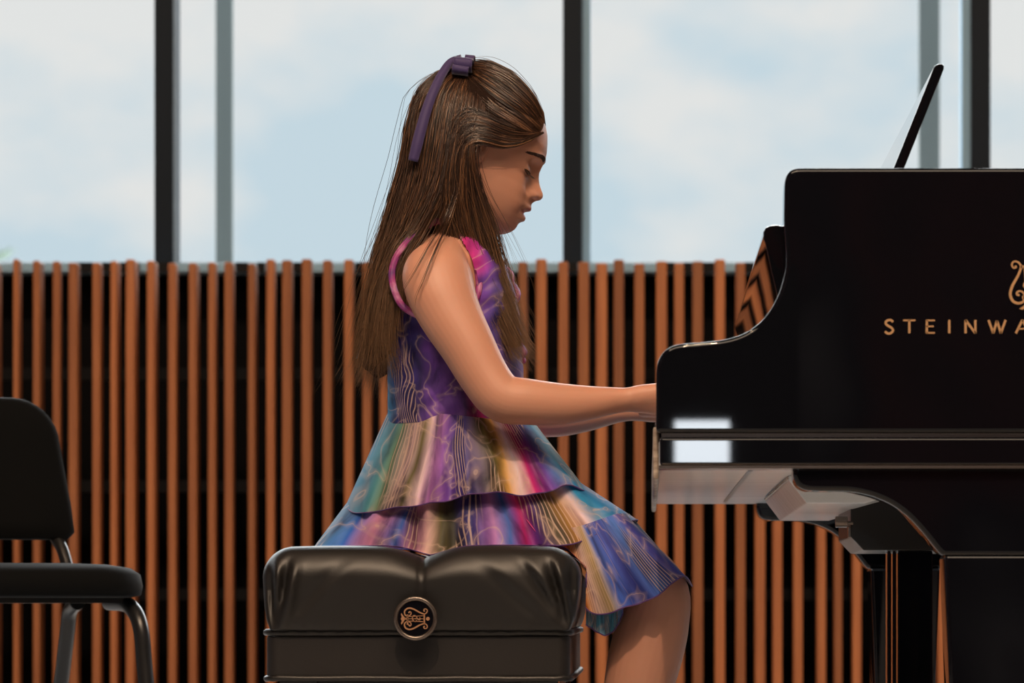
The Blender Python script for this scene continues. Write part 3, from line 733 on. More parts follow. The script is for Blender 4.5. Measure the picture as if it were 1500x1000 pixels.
def head_mesh(grow=0., nu=170, na=200):
    us = np.concatenate([[-112.5], np.linspace(-111, 103, nu - 2), [104.2]]); ph = np.linspace(0, 2 * np.pi, na, endpoint=False)
    V = []
    for u in us:
        w = WD(u); c, s = np.cos(ph), np.sin(ph)
        y = w * np.sign(s) * np.abs(s) ** (2 / SUP)
        x = np.where(c > 0, FB(u), -BK(u)) * np.sign(c) * np.abs(c) ** (2 / SUP)
        x = np.where(c > 0, x + FEAT(u, y) * np.minimum(1, 1.6 * np.maximum(0, 1 - (np.abs(y) / w) ** 2)), x)
        if u in (us[0], us[-1]): x, y = x * .02 + (20 if u < 0 else -8), y * .02
        uu = u
        if grow:
            rr = np.sqrt(x * x + y * y) + 1e-6; k = 1 + grow / np.maximum(rr, 12); x, y = x * k, y * k; uu = u + grow * max(0, u / 104) ** 1.5
        V += [headpt(a_, uu, c_) for a_, c_ in zip(x, y)]
    F = grid_faces(nu, na, True) + [tuple(range(na - 1, -1, -1)), tuple((nu - 1) * na + j for j in range(na))]
    return V, F
body = B()
body.add(*head_mesh())
body.add(*limb([(684, 285, YG, 40, 40), (680, 320, YG, 38, 39), (674, 352, YG, 41, 43), (668, 385, YG, 50, 60)], 20))
# torso
tor = [(332, 640, 702, .044), (345, 622, 708, .070), (360, 604, 716, .095), (378, 591, 726, .112), (400, 584, 740, .117), (450, 577, 752, .112), (520, 577, 757, .107), (600, 580, 760, .105), (650, 566, 768, .115), (700, 550, 770, .120), (750, 540, 768, .122), (780, 550, 762, .118), (795, 570, 740, .10)]
def section_loft(rows, grow=0., n=60, na=72, ex=2.3):
    q = crom(np.array(rows, float), n); V = []; UV = []
    ph = np.linspace(0, 2 * np.pi, na, endpoint=False)
    for i, (py, b0, b1, hw) in enumerate(q):
        cx_ = (b0 + b1) / 2; rx = (b1 - b0) / 2 + grow
        for a_ in ph:
            c, s = math.cos(a_), math.sin(a_)
            X = cx_ + rx * math.copysign(abs(c) ** (2 / ex), c); dy = (hw + grow * SG) * math.copysign(abs(s) ** (2 / ex), s)
            V.append((wx(X, YG), YG + dy, wz(py, YG))); UV.append(((X - 565) / 205, i / n))
    return V, grid_faces(n, na, True) , n, na, UV
V, F, n_, na_, _ = section_loft(tor)
body.add(V, F + [tuple(range(na_ - 1, -1, -1)), tuple((n_ - 1) * na_ + j for j in range(na_))])
def mirror(rows): return [(VX + (r[0] - VX) * r[2] / (2 * YG - r[2]), VY + (r[1] - VY) * r[2] / (2 * YG - r[2]), 2 * YG - r[2]) + tuple(x * r[2] / (2 * YG - r[2]) for x in r[3:]) for r in rows]
arm_c = [(655, 372, 4.945, 26, 30), (642, 398, 4.895, 50, 42), (645, 425, 4.878, 52, 43), (660, 462, 4.868, 47, 42), (684, 505, 4.858, 41, 39), (710, 552, 4.85, 37, 36), (735, 582, 4.846, 36, 35), (770, 588, 4.850, 34.5, 33), (815, 591.5, 4.864, 31.5, 30), (860, 590, 4.880, 25.5, 25), (895, 587, 4.893, 19.5, 22), (918, 585.5, 4.900, 17, 21), (938, 584, 4.903, 18.5, 26), (960, 584, 4.906, 19, 32), (975, 583, 4.908, 17, 33)]
body.add(*limb(arm_c, 90, 32)); body.add(*limb(mirror(arm_c), 90, 32))
# hands: four bent fingers and a thumb on the keys
def hand(flip):
    kn = W(979, 580, 4.908)
    for i, (dy, ln, r, lift) in enumerate(((-.026, .042, .0062, -.004), (-.009, .053, .0068, 0), (.009, .056, .0070, .001), (.026, .050, .0068, 0))):
        a0 = kn + np.array([-.012, dy * .9, lift]); a1 = kn + np.array([.006, dy, lift + .001]); tz = .699 + r + .0022
        a2 = a1 + np.array([ln * .45, dy * .15, .004]); a3 = a1 + np.array([ln * .80, dy * .2, -.009]); a4 = np.array([a1[0] + ln * .98, a1[1] + dy * .22, tz])
        q = crom([a0, a1, a2, a3, a4], 26)
        if flip: q[:, 1] = 2 * YG - q[:, 1]
        rr = np.linspace(r * 1.12, r * .82, 26); e = q[-1] + (q[-1] - q[-2]) * .8
        body.tube(np.vstack([q, [e]]), np.append(rr, r * .4), 14)
    t0 = W(940, 588, 4.908) + [0, .022, 0]
    q = crom([t0, t0 + [.022, .018, -.003], t0 + [.044, .029, -.008], np.array([t0[0] + .066, t0[1] + .031,   .699 + .0098])], 24)
    if flip: q[:, 1] = 2 * YG - q[:, 1]
    body.tube(np.vstack([q, [q[-1] + (q[-1] - q[-2]) * .8]]), np.append(np.linspace(.0105, .0072, 24), .003), 14)
hand(False); hand(True)
leg_c = [(600, 748, 4.955, 46, 58), (680, 750, 4.950, 46, 56), (760, 750, 4.947, 46, 54), (828, 757, 4.945, 43, 53), (866, 780, 4.945, 43, 51), (904, 812, 4.945, 46, 50), (946, 848, 4.945, 47, 48), (965, 874, 4.945, 46, 47), (958, 912, 4.945, 52, 48), (947, 955, 4.945, 54, 49), (936, 1000, 4.945, 51, 47), (925, 1055, 4.945, 44, 42), (914, 1115, 4.945, 32, 32), (907, 1170, 4.945, 26, 25), (903, 1200, 4.945, 27, 25)]
foot_c = [(893, 1203, 4.945, 24, 24), (915, 1212, 4.942, 25, 26), (950, 1226, 4.938, 19, 30), (985, 1238, 4.935, 13, 32), (1005, 1243, 4.933, 10, 28)]
for c_ in (leg_c, foot_c): body.add(*limb(c_, 70, 32)); body.add(*limb(mirror(c_), 70, 32))
# ears
for s in (-1, 1):
    eu, ef = -6., 6.
    ring = []
    for a_ in np.linspace(.0, 2 * math.pi, 30, endpoint=False):
        ring.append((ef - 2 + 13 * math.cos(a_) * (1 + .12 * math.sin(a_)) + 3 * math.sin(a_), eu + 24 * math.sin(a_), s * (77 + 4 * (-math.cos(a_)) + 2)))
    V, F = tube([headpt(*r_) for r_ in ring], 3.2 * SG, 10, False, True); body.add(V, F)
    c_ = headpt(ef, eu, s * 73); body.sphere(c_, 1, 20, 14, (12 * SG, 6 * SG, 22 * SG))
def remesh(b, name, vox):
    me = bpy.data.meshes.new(name); me.from_pydata([tuple(map(float, v)) for v in b.v], [], [tuple(map(int, f)) for f in b.f])
    bm = bmesh.new(); bm.from_mesh(me); bmesh.ops.recalc_face_normals(bm, faces=bm.faces[:]); bm.to_mesh(me); bm.free()
    o = bpy.data.objects.new(name, me); COL.objects.link(o)
    md = o.modifiers.new('r', 'REMESH'); md.mode = 'VOXEL'; md.voxel_size = vox; md.use_smooth_shade = True
    md2 = o.modifiers.new('s', 'SMOOTH'); md2.factor = .5; md2.iterations = 2
    dg = bpy.context.evaluated_depsgraph_get(); me2 = bpy.data.meshes.new_from_object(o.evaluated_get(dg))
    bpy.data.objects.remove(o); bpy.data.meshes.remove(me); me2.name = name
    return me2
me = remesh(body, 'body', .0016)
n = len(me.vertices); co = np.zeros(n * 3, np.float32); me.vertices.foreach_get('co', co); co = co.reshape(-1, 3)
px = co[:, 0] / SG + VX; py = VY - (co[:, 2] - CZ) / SG; hf = (px - HC[0]) * CT + (py - HC[1]) * ST; hu = (px - HC[0]) * ST - (py - HC[1]) * CT; hy = np.abs(co[:, 1] - YG) / SG
SKIN = np.array(lin(204, 148, 124)[:3]); LIP = np.array(lin(176, 98, 92)[:3])
tint = np.tile(SKIN, (n, 1))
lipm = np.clip(1.6 - (((hu + 58.5) / 10.5) ** 2 + (hy / 21) ** 2) * 1.6, 0, 1) * (hf > 75) * (hu > -72) * (hu < -46)
lipm *= np.clip(np.abs(hu + 58.5) * .0 + 1, 0, 1)
tint = tint * (1 - lipm[:, None]) + LIP * lipm[:, None]
cha = me.color_attributes.new('tint', 'FLOAT_COLOR', 'POINT')
cha.data.foreach_set('color', np.c_[tint, np.ones(n)].astype(np.float32).ravel())
me.materials.clear(); me.materials.append(M['skin']); me.polygons.foreach_set('use_smooth', [True] * len(me.polygons))
bodyo = place(bpy.data.objects.new('body', me), girl)
# eyes looking down, lashes, brows
for s in (-1, 1):
    b = B(); lid = []
    for k, yy in enumerate(np.linspace(17, 42, 22)):
        tt = k / 21
        u0 = -6.2 + 1.6 * math.sin(tt * math.pi) * -1 + 2.4 * tt
        f0 = float(front(u0, yy)); lid.append(headpt(f0 + .5, u0, s * yy))
    b.tube(lid, np.array([.5, 1.2] + list(1.7 + 1.2 * np.sin(np.linspace(0, 3.14, 18))) + [1.2, .4]) * SG, 8)
    b.build('eye', M['eye'], bodyo)
    b = B()
    for k in range(34):
        i0 = random.uniform(0, 20.9); i_ = int(i0); p0 = lid[i_] + (lid[i_ + 1] - lid[i_]) * (i0 - i_)
        tt = i0 / 21; out = headpt(10 - 4 * tt, -4.5 + random.uniform(-1.5, 1.5), s * 6 * (tt - .2)) - headpt(0, 0, 0)
        out[1] = s * 6 * (tt - .2) * SG
        q = np.array([p0 + out * x_ + np.array([0, 0, .0012]) * x_ * x_ for x_ in (0, .35, .7, 1)])
        b.tube(q, np.array([.36, .3, .2, .06]) * SG, 4)
    b.build('eyelashes', M['brow'], bodyo)
    b = B()
    for k in range(190):
        tt = random.random(); yy = 8 + 40 * tt; u0 = 21 + 4.5 * math.sin(tt * 2.4) - 5 * tt + random.uniform(-1, 1) * 4.2 * (1 - .7 * tt)
        p0 = headpt(float(front(u0, yy)) + .2, u0, s * yy); y2 = yy + 6; u2 = u0 + 1.5 - 2.0 * tt
        p1 = headpt(float(front(u2, y2)) + .5, u2, s * y2)
        b.tube([p0, (p0 + p1) / 2 + (p0 - headpt(0, u0, 0)) * .004, p1], np.array([.38, .34, .1]) * SG, 4)
    b.build('eyebrow', M['brow'], bodyo)
for sgn in (0, 1):
    c_ = [(r[0], r[1] + 3, r[2], r[3] + 4, r[4] + 4) for r in foot_c]
    b = B().add(*limb(mirror(c_) if sgn else c_, 40, 24)); b.build('shoe', M['shoe'], girl)

# ---- dress
bod = [(338, 634, 706, .052), (348, 618, 712, .078), (360, 601, 718, .100), (378, 587, 730, .115), (400, 579, 744, .121), (450, 572, 757, .117), (520, 571, 763, .112), (570, 571, 765, .110), (600, 571, 770, .110), (624, 571, 776, .112)]
V, F, n_, na_, UV = section_loft(bod, 2.5, 150, 200)
armh = [(640, 323, 4.945), (621, 333, 4.935), (598, 352, 4.922), (580, 378, 4.912), (574, 402, 4.905), (579, 428, 4.901), (592, 450, 4.898), (620, 464, 4.896), (655, 466, 4.898), (690, 448, 4.904), (702, 415, 4.912), (690, 375, 4.922), (674, 346, 4.934), (660, 330, 4.942), (640, 323, 4.945)]
hole = [(W(*p)[0], W(*p)[2]) for p in crom(armh, 80)]
hx_, hz_ = np.array(hole).T
def inside(x, z, px_=hx_, pz_=hz_):
    c = np.zeros(len(x), bool); j = len(px_) - 1
    for i in range(len(px_)):
        t_ = ((pz_[i] > z) != (pz_[j] > z)) & (x < (px_[j] - px_[i]) * (z - pz_[i]) / (pz_[j] - pz_[i] + 1e-12) + px_[i]); c ^= t_; j = i
    return c
V = np.array(V)
yc_ = np.abs(V[:, 1] - YG)
k_ = inside(V[:, 0], V[:, 2]) & (yc_ > .05)
F = [f for f in F if not all(k_[i] for i in f)]
# a crease or two in the bodice
puck = .0022 * np.sin(V[:, 2] * 95 + V[:, 0] * 60) * np.clip((V[:, 2] - .70) * 8, 0, 1) + .0016 * np.sin(V[:, 2] * 210 - V[:, 0] * 120)
V[:, 1] += np.sign(V[:, 1] - YG) * puck
UVb = np.array(UV); zz_ = (V[:, 2] - wz(624, YG)) / (wz(340, YG) - wz(624, YG))
UVb[:, 1] = zz_; UVb[:, 0] = np.clip(.10 + .75 * UVb[:, 0] + .14 * zz_ * (1 - UVb[:, 0]) + .02, 0, 1)
dress = mesh('dress', V, F, M['bodice'], girl, uv=UVb, label='sleeveless dress printed in purple, blue, pink and gold swirls')
for fl in (0, 1):
    q = crom(armh[:-1] + [armh[0]], 90)[:-1]; pts = np.array([W(*p) for p in q])
    if fl: pts[:, 1] = 2 * YG - pts[:, 1]
    v, f = tube(pts, np.tile([.0045, .0048], (len(pts), 1)), 10, False, True); B().add(v, f).build('armhole_trim', M['trim'], dress)
# front ruffle
def strip(name, rows, material, hw, ny=24, amp=.004, seed=0, parent=dress):
    q = crom(np.array(rows, float), 60); V = []; UV = []
    for i, (a_, c_) in enumerate(q):
        for j in range(ny):
            t_ = j / (ny - 1) * 2 - 1
            X = wx(a_, YG) - .018 * t_ * t_ + amp * math.sin(i * .35 + t_ * 3 + seed); V.append((X, YG + hw * t_ + amp * math.cos(i * .3 + seed), wz(c_, YG))); UV.append((j / ny * .4 + .5, i / 60))
    o = mesh(name, V, grid_faces(60, ny), material, parent, uv=UV); md = o.modifiers.new('t', 'SOLIDIFY'); md.thickness = .0012
    return o
strip('front_ruffle', [(744, 392), (754, 410), (760, 432), (756, 455), (750, 478), (752, 492)], M['bodice'], .030, amp=.0018)
strip('front_ruffle', [(748, 480), (760, 494), (768, 508), (770, 524), (764, 534)], M['bodice'], .034, amp=.0018, seed=2)
def drape(V):
    """cloth that would sink into the cushion is laid on it, or hangs down beside it"""
    V = V.copy(); hx, r = .2045, .04; X = V[:, 0] - cxb; aX = np.abs(X)
    top = wz(801.5, YBN + .03) + .0055 - .010 * np.exp(-((X - .003) / .032) ** 2) - .003 * np.exp(-np.abs(X - .003) / .016)
    e = np.clip(aX - (hx - r), 0, r); top = top - (r - np.sqrt(np.maximum(r * r - e * e, 0)))
    hit = (aX < hx + .004) & (V[:, 1] > YBN) & (V[:, 2] < top)
    side = hit & ((hx + .005 - aX) < (top - V[:, 2])); up = hit & ~side
    V[up, 2] = top[up]; V[side, 0] = cxb + np.sign(X[side]) * (hx + .005)
    return V
def tier(name, top, hem, material, dt, dh, shape, folds=(), bulge=0., ns=220, nv=44, seed=0, wav=2.0, halves=(-1, 1)):
    """one ruffle: both halves, near one measured, the far one its mirror image with its own folds"""
    T = arc(top, ns); H = arc(hem, ns); s = np.linspace(0, 1, ns)
    rows = []; UV = []
    r_ = np.random.default_rng(seed)
    phs = r_.uniform(0, 6.28, 8)
    for half in halves:
        for i in range(nv):
            v = i / (nv - 1)
            d = dt * shape(s) * (1 - v) + dh * shape(s) * v + bulge * math.sin(math.pi * v) * shape(s)
            fold = sum(a_ * np.sin(2 * np.pi * (k * s + .5 * half) + phs[j] + 1.1 * np.sin(3 * s + j) + .5 * v * (j % 3 - 1)) for j, (k, a_) in enumerate(folds))
            gate = np.minimum(1, np.minimum(s, 1 - s) * 14)
            d = np.maximum(d + fold * (.06 + .94 * v ** 1.7) * gate, 0)
            pxy = T * (1 - v) + H * v
            pxy = pxy + np.stack([np.zeros(ns), wav * v * np.sin(2 * np.pi * 7 * s + phs[5] + half) * gate], 1)
            Y = YG + half * d; Yn = YG - d
            rows.append(np.stack([(pxy[:, 0] - VX) / FPX * Yn, Y, CZ + (VY - pxy[:, 1]) / FPX * Yn], 1))
            UV.append(np.stack([s, np.full(ns, v * .5 + .1 * half + .2)], 1))
    V = drape(np.concatenate(rows)); U = np.concatenate(UV)
    F = grid_faces(nv, ns) + ([tuple(f[::-1]) for f in grid_faces(nv, ns, False, nv * ns)] if len(halves) > 1 else [])
    o = mesh(name, V, F, material, dress, uv=U)
    for h in range(len(halves)):
        q = V[(nv - 1 + h * nv) * ns:(nv + h * nv) * ns]
        B().tube(q, .0010, 6).build('hem', M['hem'], dress)
    return o
sh1 = lambda s: np.clip(np.sin(np.pi * s), 0, 1) ** np.where(s < .5, .45, .20)
tier('skirt_tier', [(569, 602), (600, 603), (650, 606), (700, 611), (745, 616), (783, 619)],
     [(506, 741), (516, 750), (530, 752), (550, 748), (580, 744), (600, 741), (640, 736), (670, 729), (695, 723), (720, 721), (745, 723), (770, 725), (795, 722), (812, 716), (826, 711), (842, 713), (862, 721)],
     M['tier1'], .119, .174, sh1, ((5, .005), (9, .004), (15, .0025)), .008, seed=1, wav=1.2)
tier('skirt_tier', [(535, 700), (600, 695), (700, 690), (780, 682), (834, 696)],
     [(458, 803), (478, 804), (515, 806), (555, 808), (585, 810), (608, 819), (628, 818), (650, 810), (690, 805), (720, 804), (742, 803), (765, 805), (785, 805), (800, 802), (812, 799), (840, 797), (865, 786), (888, 774), (910, 765), (934, 761)],
     M['tier2'], .136, .178, sh1, ((5, .006), (8, .006), (13, .004)), .0, seed=5, wav=.8)
sh3 = lambda s: np.where(s < .62, 1.0, np.clip(1 - ((s - .62) / .38) ** 9, 0, 1))
tier('skirt_tier', [(770, 760), (800, 770), (840, 772), (880, 760), (905, 752), (922, 752)],
     [(806, 806), (832, 826), (848, 856), (855, 884), (870, 899), (890, 898), (920, 888), (940, 882), (960, 874), (985, 854), (1003, 843), (1014, 858)],
     M['tier3'], .150, .160, sh3, ((3, .002), (6, .003), (10, .002)), .004, seed=9, wav=.6)
tier('lining', [(842, 836), (870, 842), (900, 848), (915, 850)], [(851, 890), (852, 908), (868, 921), (886, 930), (901, 921), (913, 898)], M['lining'], .132, .136, lambda s: np.ones_like(s), ((2, .006), (4, .004)), 0, ns=80, seed=4, wav=.5, halves=(-1,))

# ---- hair
def skull_half(px_, py_, grow):
    """half width of the head (m) where a ray along the depth axis meets it, 0 outside"""
    dx, dy = px_ - HC[0], py_ - HC[1]; f = dx * CT + dy * ST; u = dx * ST - dy * CT
    ff = np.where(f > 0, FB(u), -BK(u)) + grow; w = WD(u) + grow
    k = np.clip(1 - (np.abs(f) / np.maximum(ff, 1)) ** SUP, 0, 1) ** (1 / SUP) * w
    return np.where((u < 106 + grow) & (u > -100), k, 0) * SG
G_BACK = [
 [(664, 97, -.008), (640, 108, -.02), (615, 138, -.025), (600, 180, -.03), (590, 240, -.03), (572, 310, -.03), (555, 380, -.035), (542, 450, -.03), (528, 512, -.03), (510, 562, -.03)],
 [(668, 102, -.02), (640, 118, -.045), (620, 150, -.055), (610, 200, -.065), (600, 260, -.070), (581, 335, -.078), (562, 405, -.08), (551, 470, -.08), (543, 532, -.08), (530, 578, -.08)],
 [(674, 105, -.03), (655, 128, -.055), (643, 165, -.07), (636, 212, -.08), (624, 280, -.085), (598, 345, -.088), (578, 402, -.094), (568, 460, -.1), (564, 512, -.104), (570, 562, -.104)],
 [(682, 107, -.035), (672, 135, -.06), (664, 170, -.072), (658, 215, -.082), (644, 280, -.09), (612, 338, -.092), (582, 380, -.100), (570, 440, -.106), (570, 502, -.109), (590, 558, -.108)]]
G_FRONT = [
 [(684, 108, -.035), (676, 135, -.06), (668, 170, -.072), (660, 215, -.084), (652, 275, -.092), (656, 328, -.088), (682, 385, -.075), (712, 450, -.080), (738, 502, -.085), (756, 538, -.085)],
 [(690, 110, -.035), (688, 140, -.062), (680, 175, -.074), (672, 220, -.086), (666, 280, -.090), (674, 335, -.085), (697, 392, -.074), (724, 452, -.080), (748, 504, -.085), (768, 538, -.085)],
 [(695, 112, -.03), (700, 145, -.062), (694, 180, -.076), (685, 225, -.088), (688, 280, -.086), (700, 335, -.078), (716, 392, -.072), (738, 450, -.078), (762, 502, -.082), (783, 528, -.082)],
 [(700, 112, -.03), (708, 150, -.062), (700, 190, -.076), (690, 232, -.09), (702, 280, -.083), (717, 325, -.072), (727, 370, -.062), (741, 425, -.065), (757, 480, -.068), (774, 517, -.068)]]
G_TOP = [
 [(797, 165, -.003), (780, 138, -.003), (752, 108, -.003), (722, 93, -.003), (700, 92, -.003), (686, 98, -.003)],
 [(798, 177, -.025), (776, 148, -.035), (745, 118, -.035), (715, 103, -.03), (695, 100, -.02), (684, 101, -.01)],
 [(795, 188, -.040), (768, 163, -.052), (735, 140, -.055), (708, 122, -.045), (692, 112, -.03), (682, 106, -.015)],
 [(787, 201, -.050), (758, 182, -.060), (728, 164, -.066), (703, 142, -.058), (688, 122, -.04), (678, 110, -.02)]]
G_SWEEP = [
 [(792, 194, -.046), (762, 190, -.062), (734, 180, -.07), (706, 165, -.074), (680, 160, -.074), (662, 180, -.078), (650, 225, -.084), (640, 280, -.088), (628, 335, -.09)],
 [(796, 193, -.044), (765, 202, -.064), (738, 201, -.074), (712, 192, -.082), (690, 190, -.084), (672, 205, -.086), (662, 245, -.088), (656, 300, -.093), (668, 360, -.085), (700, 440, -.08)],
 [(797, 195, -.042), (768, 209, -.064), (740, 214, -.076), (715, 210, -.086), (697, 208, -.09), (682, 222, -.09), (678, 262, -.092), (682, 320, -.088), (704, 390, -.078), (726, 450, -.08)]]
NP = 24
AL = []
def strands(b_v, b_f, guides, count, jit, tipjit, rad, flip, fly=.06, wave=1.5, t0=(0., 1.), lenvar=.2, push=3.0, al=1.0):
    gs = np.stack([crom(np.array(g_, float), NP * 3) for g_ in guides]); ng = len(gs)
    locks = [(random.uniform(t0[0], t0[1]), rng.normal(0, 1, 3) * tipjit * .9, random.uniform(0, 6.28), random.uniform(.7, 1.9), random.uniform(0, lenvar)) for _ in range(max(3, count // 8))]
    for k in range(count):
        lk = random.choice(locks); lt, ltip, lph, lfr, lend = lk
        t_ = min(max(lt + random.gauss(0, .06), t0[0]), t0[1] - 1e-6) * (ng - 1); i = min(int(t_), ng - 2); q = gs[i] * (1 - t_ + i) + gs[i + 1] * (t_ - i)
        end = 1 - lend - lenvar * .5 * random.random() ** 2
        x = np.linspace(0, end * (len(q) - 1), NP)
        q = np.stack([np.interp(x, np.arange(len(q)), q[:, c]) for c in range(3)], 1)
        s = np.linspace(0, 1, NP)
        isfly = random.random() < fly
        j = jit * (2.2 if isfly else 1)
        off = rng.normal(0, 1, 3) * j
        tip = ltip + rng.normal(0, 1, 3) * tipjit * (1.6 if isfly else .35)
        g_ = np.minimum(1, s * 4)[:, None]
        q[:, :2] += off[:2] * g_ * .9 + tip[:2] * (s ** 2)[:, None]
        ph = lph + random.gauss(0, .35); fr_ = lfr * random.uniform(.9, 1.1)
        q[:, 0] += wave * np.sin(s * fr_ * 6.28 + ph) * s * 1.3 * (1.8 if isfly else 1); q[:, 1] += wave * .5 * np.cos(s * fr_ * 5 + ph) * s
        d = np.abs(q[:, 2] + (off[2] * g_[:, 0] + tip[2] * s ** 2) * SG * .8)
        sk = skull_half(q[:, 0], q[:, 1], push + random.uniform(0, 3))
        d = np.maximum(d, sk)
        Y = YG - d if not flip else YG + d
        p3 = np.stack([(q[:, 0] - VX) / FPX * (YG - d), Y, CZ + (VY - q[:, 1]) / FPX * (YG - d)], 1)
        r0 = rad * random.uniform(.7, 1.25) * SG * (.75 if isfly else 1)
        rr = r0 * np.minimum(1, .4 + 3 * s) * np.minimum(1, .15 + 2.2 * (1 - s))
        tg = np.gradient(p3, axis=0); tg /= np.linalg.norm(tg, axis=1)[:, None] + 1e-12
        e1 = np.cross(tg, [0, 1, 0]); e1 /= np.linalg.norm(e1, axis=1)[:, None] + 1e-9; e2 = np.cross(tg, e1)
        base = sum(len(a_) for a_ in b_v)
        ring = np.stack([p3 + rr[:, None] * (math.cos(a_) * e1 + math.sin(a_) * e2) for a_ in (0, 2.0944, 4.18879)], 1).reshape(-1, 3)
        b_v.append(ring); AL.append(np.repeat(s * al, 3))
        idx = base + np.arange((NP - 1) * 3).reshape(NP - 1, 3)
        nx = np.roll(idx, -1, 1)
        b_f.append(np.stack([idx, nx, nx + 3, idx + 3], 2).reshape(-1, 4))
hv, hfaces = [], []
for fl in (0, 1):
    k = 1 if fl == 0 else .5
    def run(*a, **kw):
        lv, lf = [], []
        strands(lv, lf, *a, flip=fl, **kw)
        off = sum(len(x) for x in hv)
        hv.append(np.concatenate(lv)); hfaces.append(np.concatenate(lf) + off)
    for part in range(5):     # small batches keep the running index cheap
        run(G_BACK, int(420 * k), 3.0, 9, .60, wave=2.6, fly=.12)
        run(G_FRONT, int(300 * k), 2.6, 7, .60, wave=2.4, fly=.12)
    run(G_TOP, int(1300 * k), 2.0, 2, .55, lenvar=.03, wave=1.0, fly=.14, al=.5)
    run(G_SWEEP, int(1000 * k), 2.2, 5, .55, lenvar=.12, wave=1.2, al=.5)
    run(G_BACK, int(120 * k), 5, 16, .45, fly=.3, wave=4, t0=(0, .5))
    run(G_FRONT, int(70 * k), 4, 14, .45, fly=.3, wave=4, t0=(.4, 1))
    run([[(690, 200, -.09), (662, 290, -.10), (648, 330, -.115), (630, 365, -.170), (612, 410, -.185), (600, 445, -.185), (598, 470, -.18)], [(692, 200, -.09), (668, 290, -.10), (652, 330, -.115), (634, 368, -.170), (616, 410, -.185), (603, 440, -.185), (600, 480, -.18)]], 16 if fl == 0 else 4, 1.2, 6, .5, lenvar=.3)
HV = np.concatenate(hv); HF = np.concatenate(hfaces)
def fast_mesh(name, V, F, mats, parent):
    me = bpy.data.meshes.new(name); me.vertices.add(len(V)); me.vertices.foreach_set('co', V.astype(np.float32).ravel())
    nf = len(F); me.loops.add(nf * 4); me.loops.foreach_set('vertex_index', F.astype(np.int32).ravel())
    me.polygons.add(nf); me.polygons.foreach_set('loop_start', np.arange(nf, dtype=np.int32) * 4); me.polygons.foreach_set('loop_total', np.full(nf, 4, np.int32))
    for m_ in mats: me.materials.append(m_)
    me.update(calc_edges=True); me.polygons.foreach_set('use_smooth', np.ones(nf, bool))
    return place(bpy.data.objects.new(name, me), parent)
# mass under the strands: scalp cap and the thickness of the falls
hairpoly = np.array([(799, 150), (792, 170), (786, 188), (770, 203), (745, 213), (712, 213), (700, 232), (692, 280), (668, 345), (540, 345), (540, 40), (799, 40)], float)
CV, CF = head_mesh(3.2, 90, 120); CV = np.array(CV)
cpx, cpy = CV[:, 0] / SG + VX, VY - (CV[:, 2] - CZ) / SG
ins = inside(cpx, cpy, hairpoly[:, 0], hairpoly[:, 1])
CF = [f for f in CF if len(f) == 4 and all(ins[i] for i in f)] + [f for f in CF if len(f) > 4 and all(ins[i] for i in f)]
cap = B().add(CV, CF)
def sheet(guides, stop, inset, both=True, join=False):
    gs = np.stack([crom(np.array(g_, float), 60)[:int(60 * stop)] for g_ in guides]); gg = np.stack([crom(gs[:, j], 14) for j in range(gs.shape[1])])   # rows along length
    for s in (-1, 1):
        V = []
        for row in gg:
            d = np.maximum(np.abs(row[:, 2]) - inset, skull_half(row[:, 0], row[:, 1], 2.0))
            V += [((a_ - VX) / FPX * (YG - dd), YG + s * dd, CZ + (VY - c_) / FPX * (YG - dd)) for a_, c_, dd in zip(row[:, 0], row[:, 1], d)]
        cap.add(V, grid_faces(len(gg), 14))
    if join:
        row = gg[:, 0]; V = []
        for a_, c_, dd in row:
            for t_ in np.linspace(-1, 1, 9):
                d_ = abs(dd); V.append(((a_ - 6 * (1 - t_ * t_) - VX) / FPX * (YG - d_), YG + t_ * d_, CZ + (VY - c_) / FPX * (YG - d_)))
        cap.add(V, grid_faces(len(row), 9))
sheet(G_BACK, .93, .006, join=True); sheet(G_FRONT, .9, .006)
capo = cap.build('hair', M['hairbase'], girl, sharp=180, label='long brown hair, tied half up')
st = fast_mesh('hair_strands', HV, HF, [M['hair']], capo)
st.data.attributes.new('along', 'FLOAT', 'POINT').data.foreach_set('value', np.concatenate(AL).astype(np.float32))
# ribbon bow
# loops (width runs across the view) and the tail hanging down the near side of the back of the head
tailc = [(676, 86, -.012), (660, 92, -.028), (648, 108, -.045), (637, 130, -.064), (627, 155, -.075), (618, 185, -.083), (611, 212, -.087), (605, 236, -.089)]
q = crom(np.array(tailc, float), 40); P3 = np.array([W(a_, c_, YG + d_) for a_, c_, d_ in q])
wpx = np.interp(np.linspace(0, 1, 40), [0, .2, .85, 1], [6, 6.0, 8.2, 7]); tgx = np.gradient(q[:, :2], axis=0); tgx /= np.linalg.norm(tgx, axis=1)[:, None]
V = []
for i in range(40):
    nv_ = np.array([-tgx[i, 1], 0, -tgx[i, 0]]) * wpx[i] * SG
    V += [P3[i] - nv_ + [0, -.001, 0], P3[i] + nv_ + [0, -.001, 0]]
def loopband(cx_, cy_, ry, rz, wpx_, dY, tilt, b):
    """loop of ribbon turned about the view's horizontal axis; its width runs across the view"""
    n = 32; V = []
    for i in range(n):
        a_ = 2 * math.pi * i / n; c, q_ = math.cos(a_), math.sin(a_)
        yy, zz = ry * math.copysign(abs(c) ** .75, c), rz * math.copysign(abs(q_) ** .75, q_)
        for t_ in np.linspace(-.5, .5, 7): V.append(W(cx_ + wpx_ * t_ + zz * tilt, cy_ - zz + wpx_ * t_ * tilt, YG + dY) + [0, yy, 0])
    b.add(V, [(i * 7 + j, i * 7 + j + 1, ((i + 1) % n) * 7 + j + 1, ((i + 1) % n) * 7 + j) for i in range(n) for j in range(6)])
k2 = B(); loopband(688, 93, .016, 12, 14, 0, .1, k2); hb = k2.build('hair_bow', M['velvet'], girl, label='purple velvet ribbon bow at the crown')
pieces = []
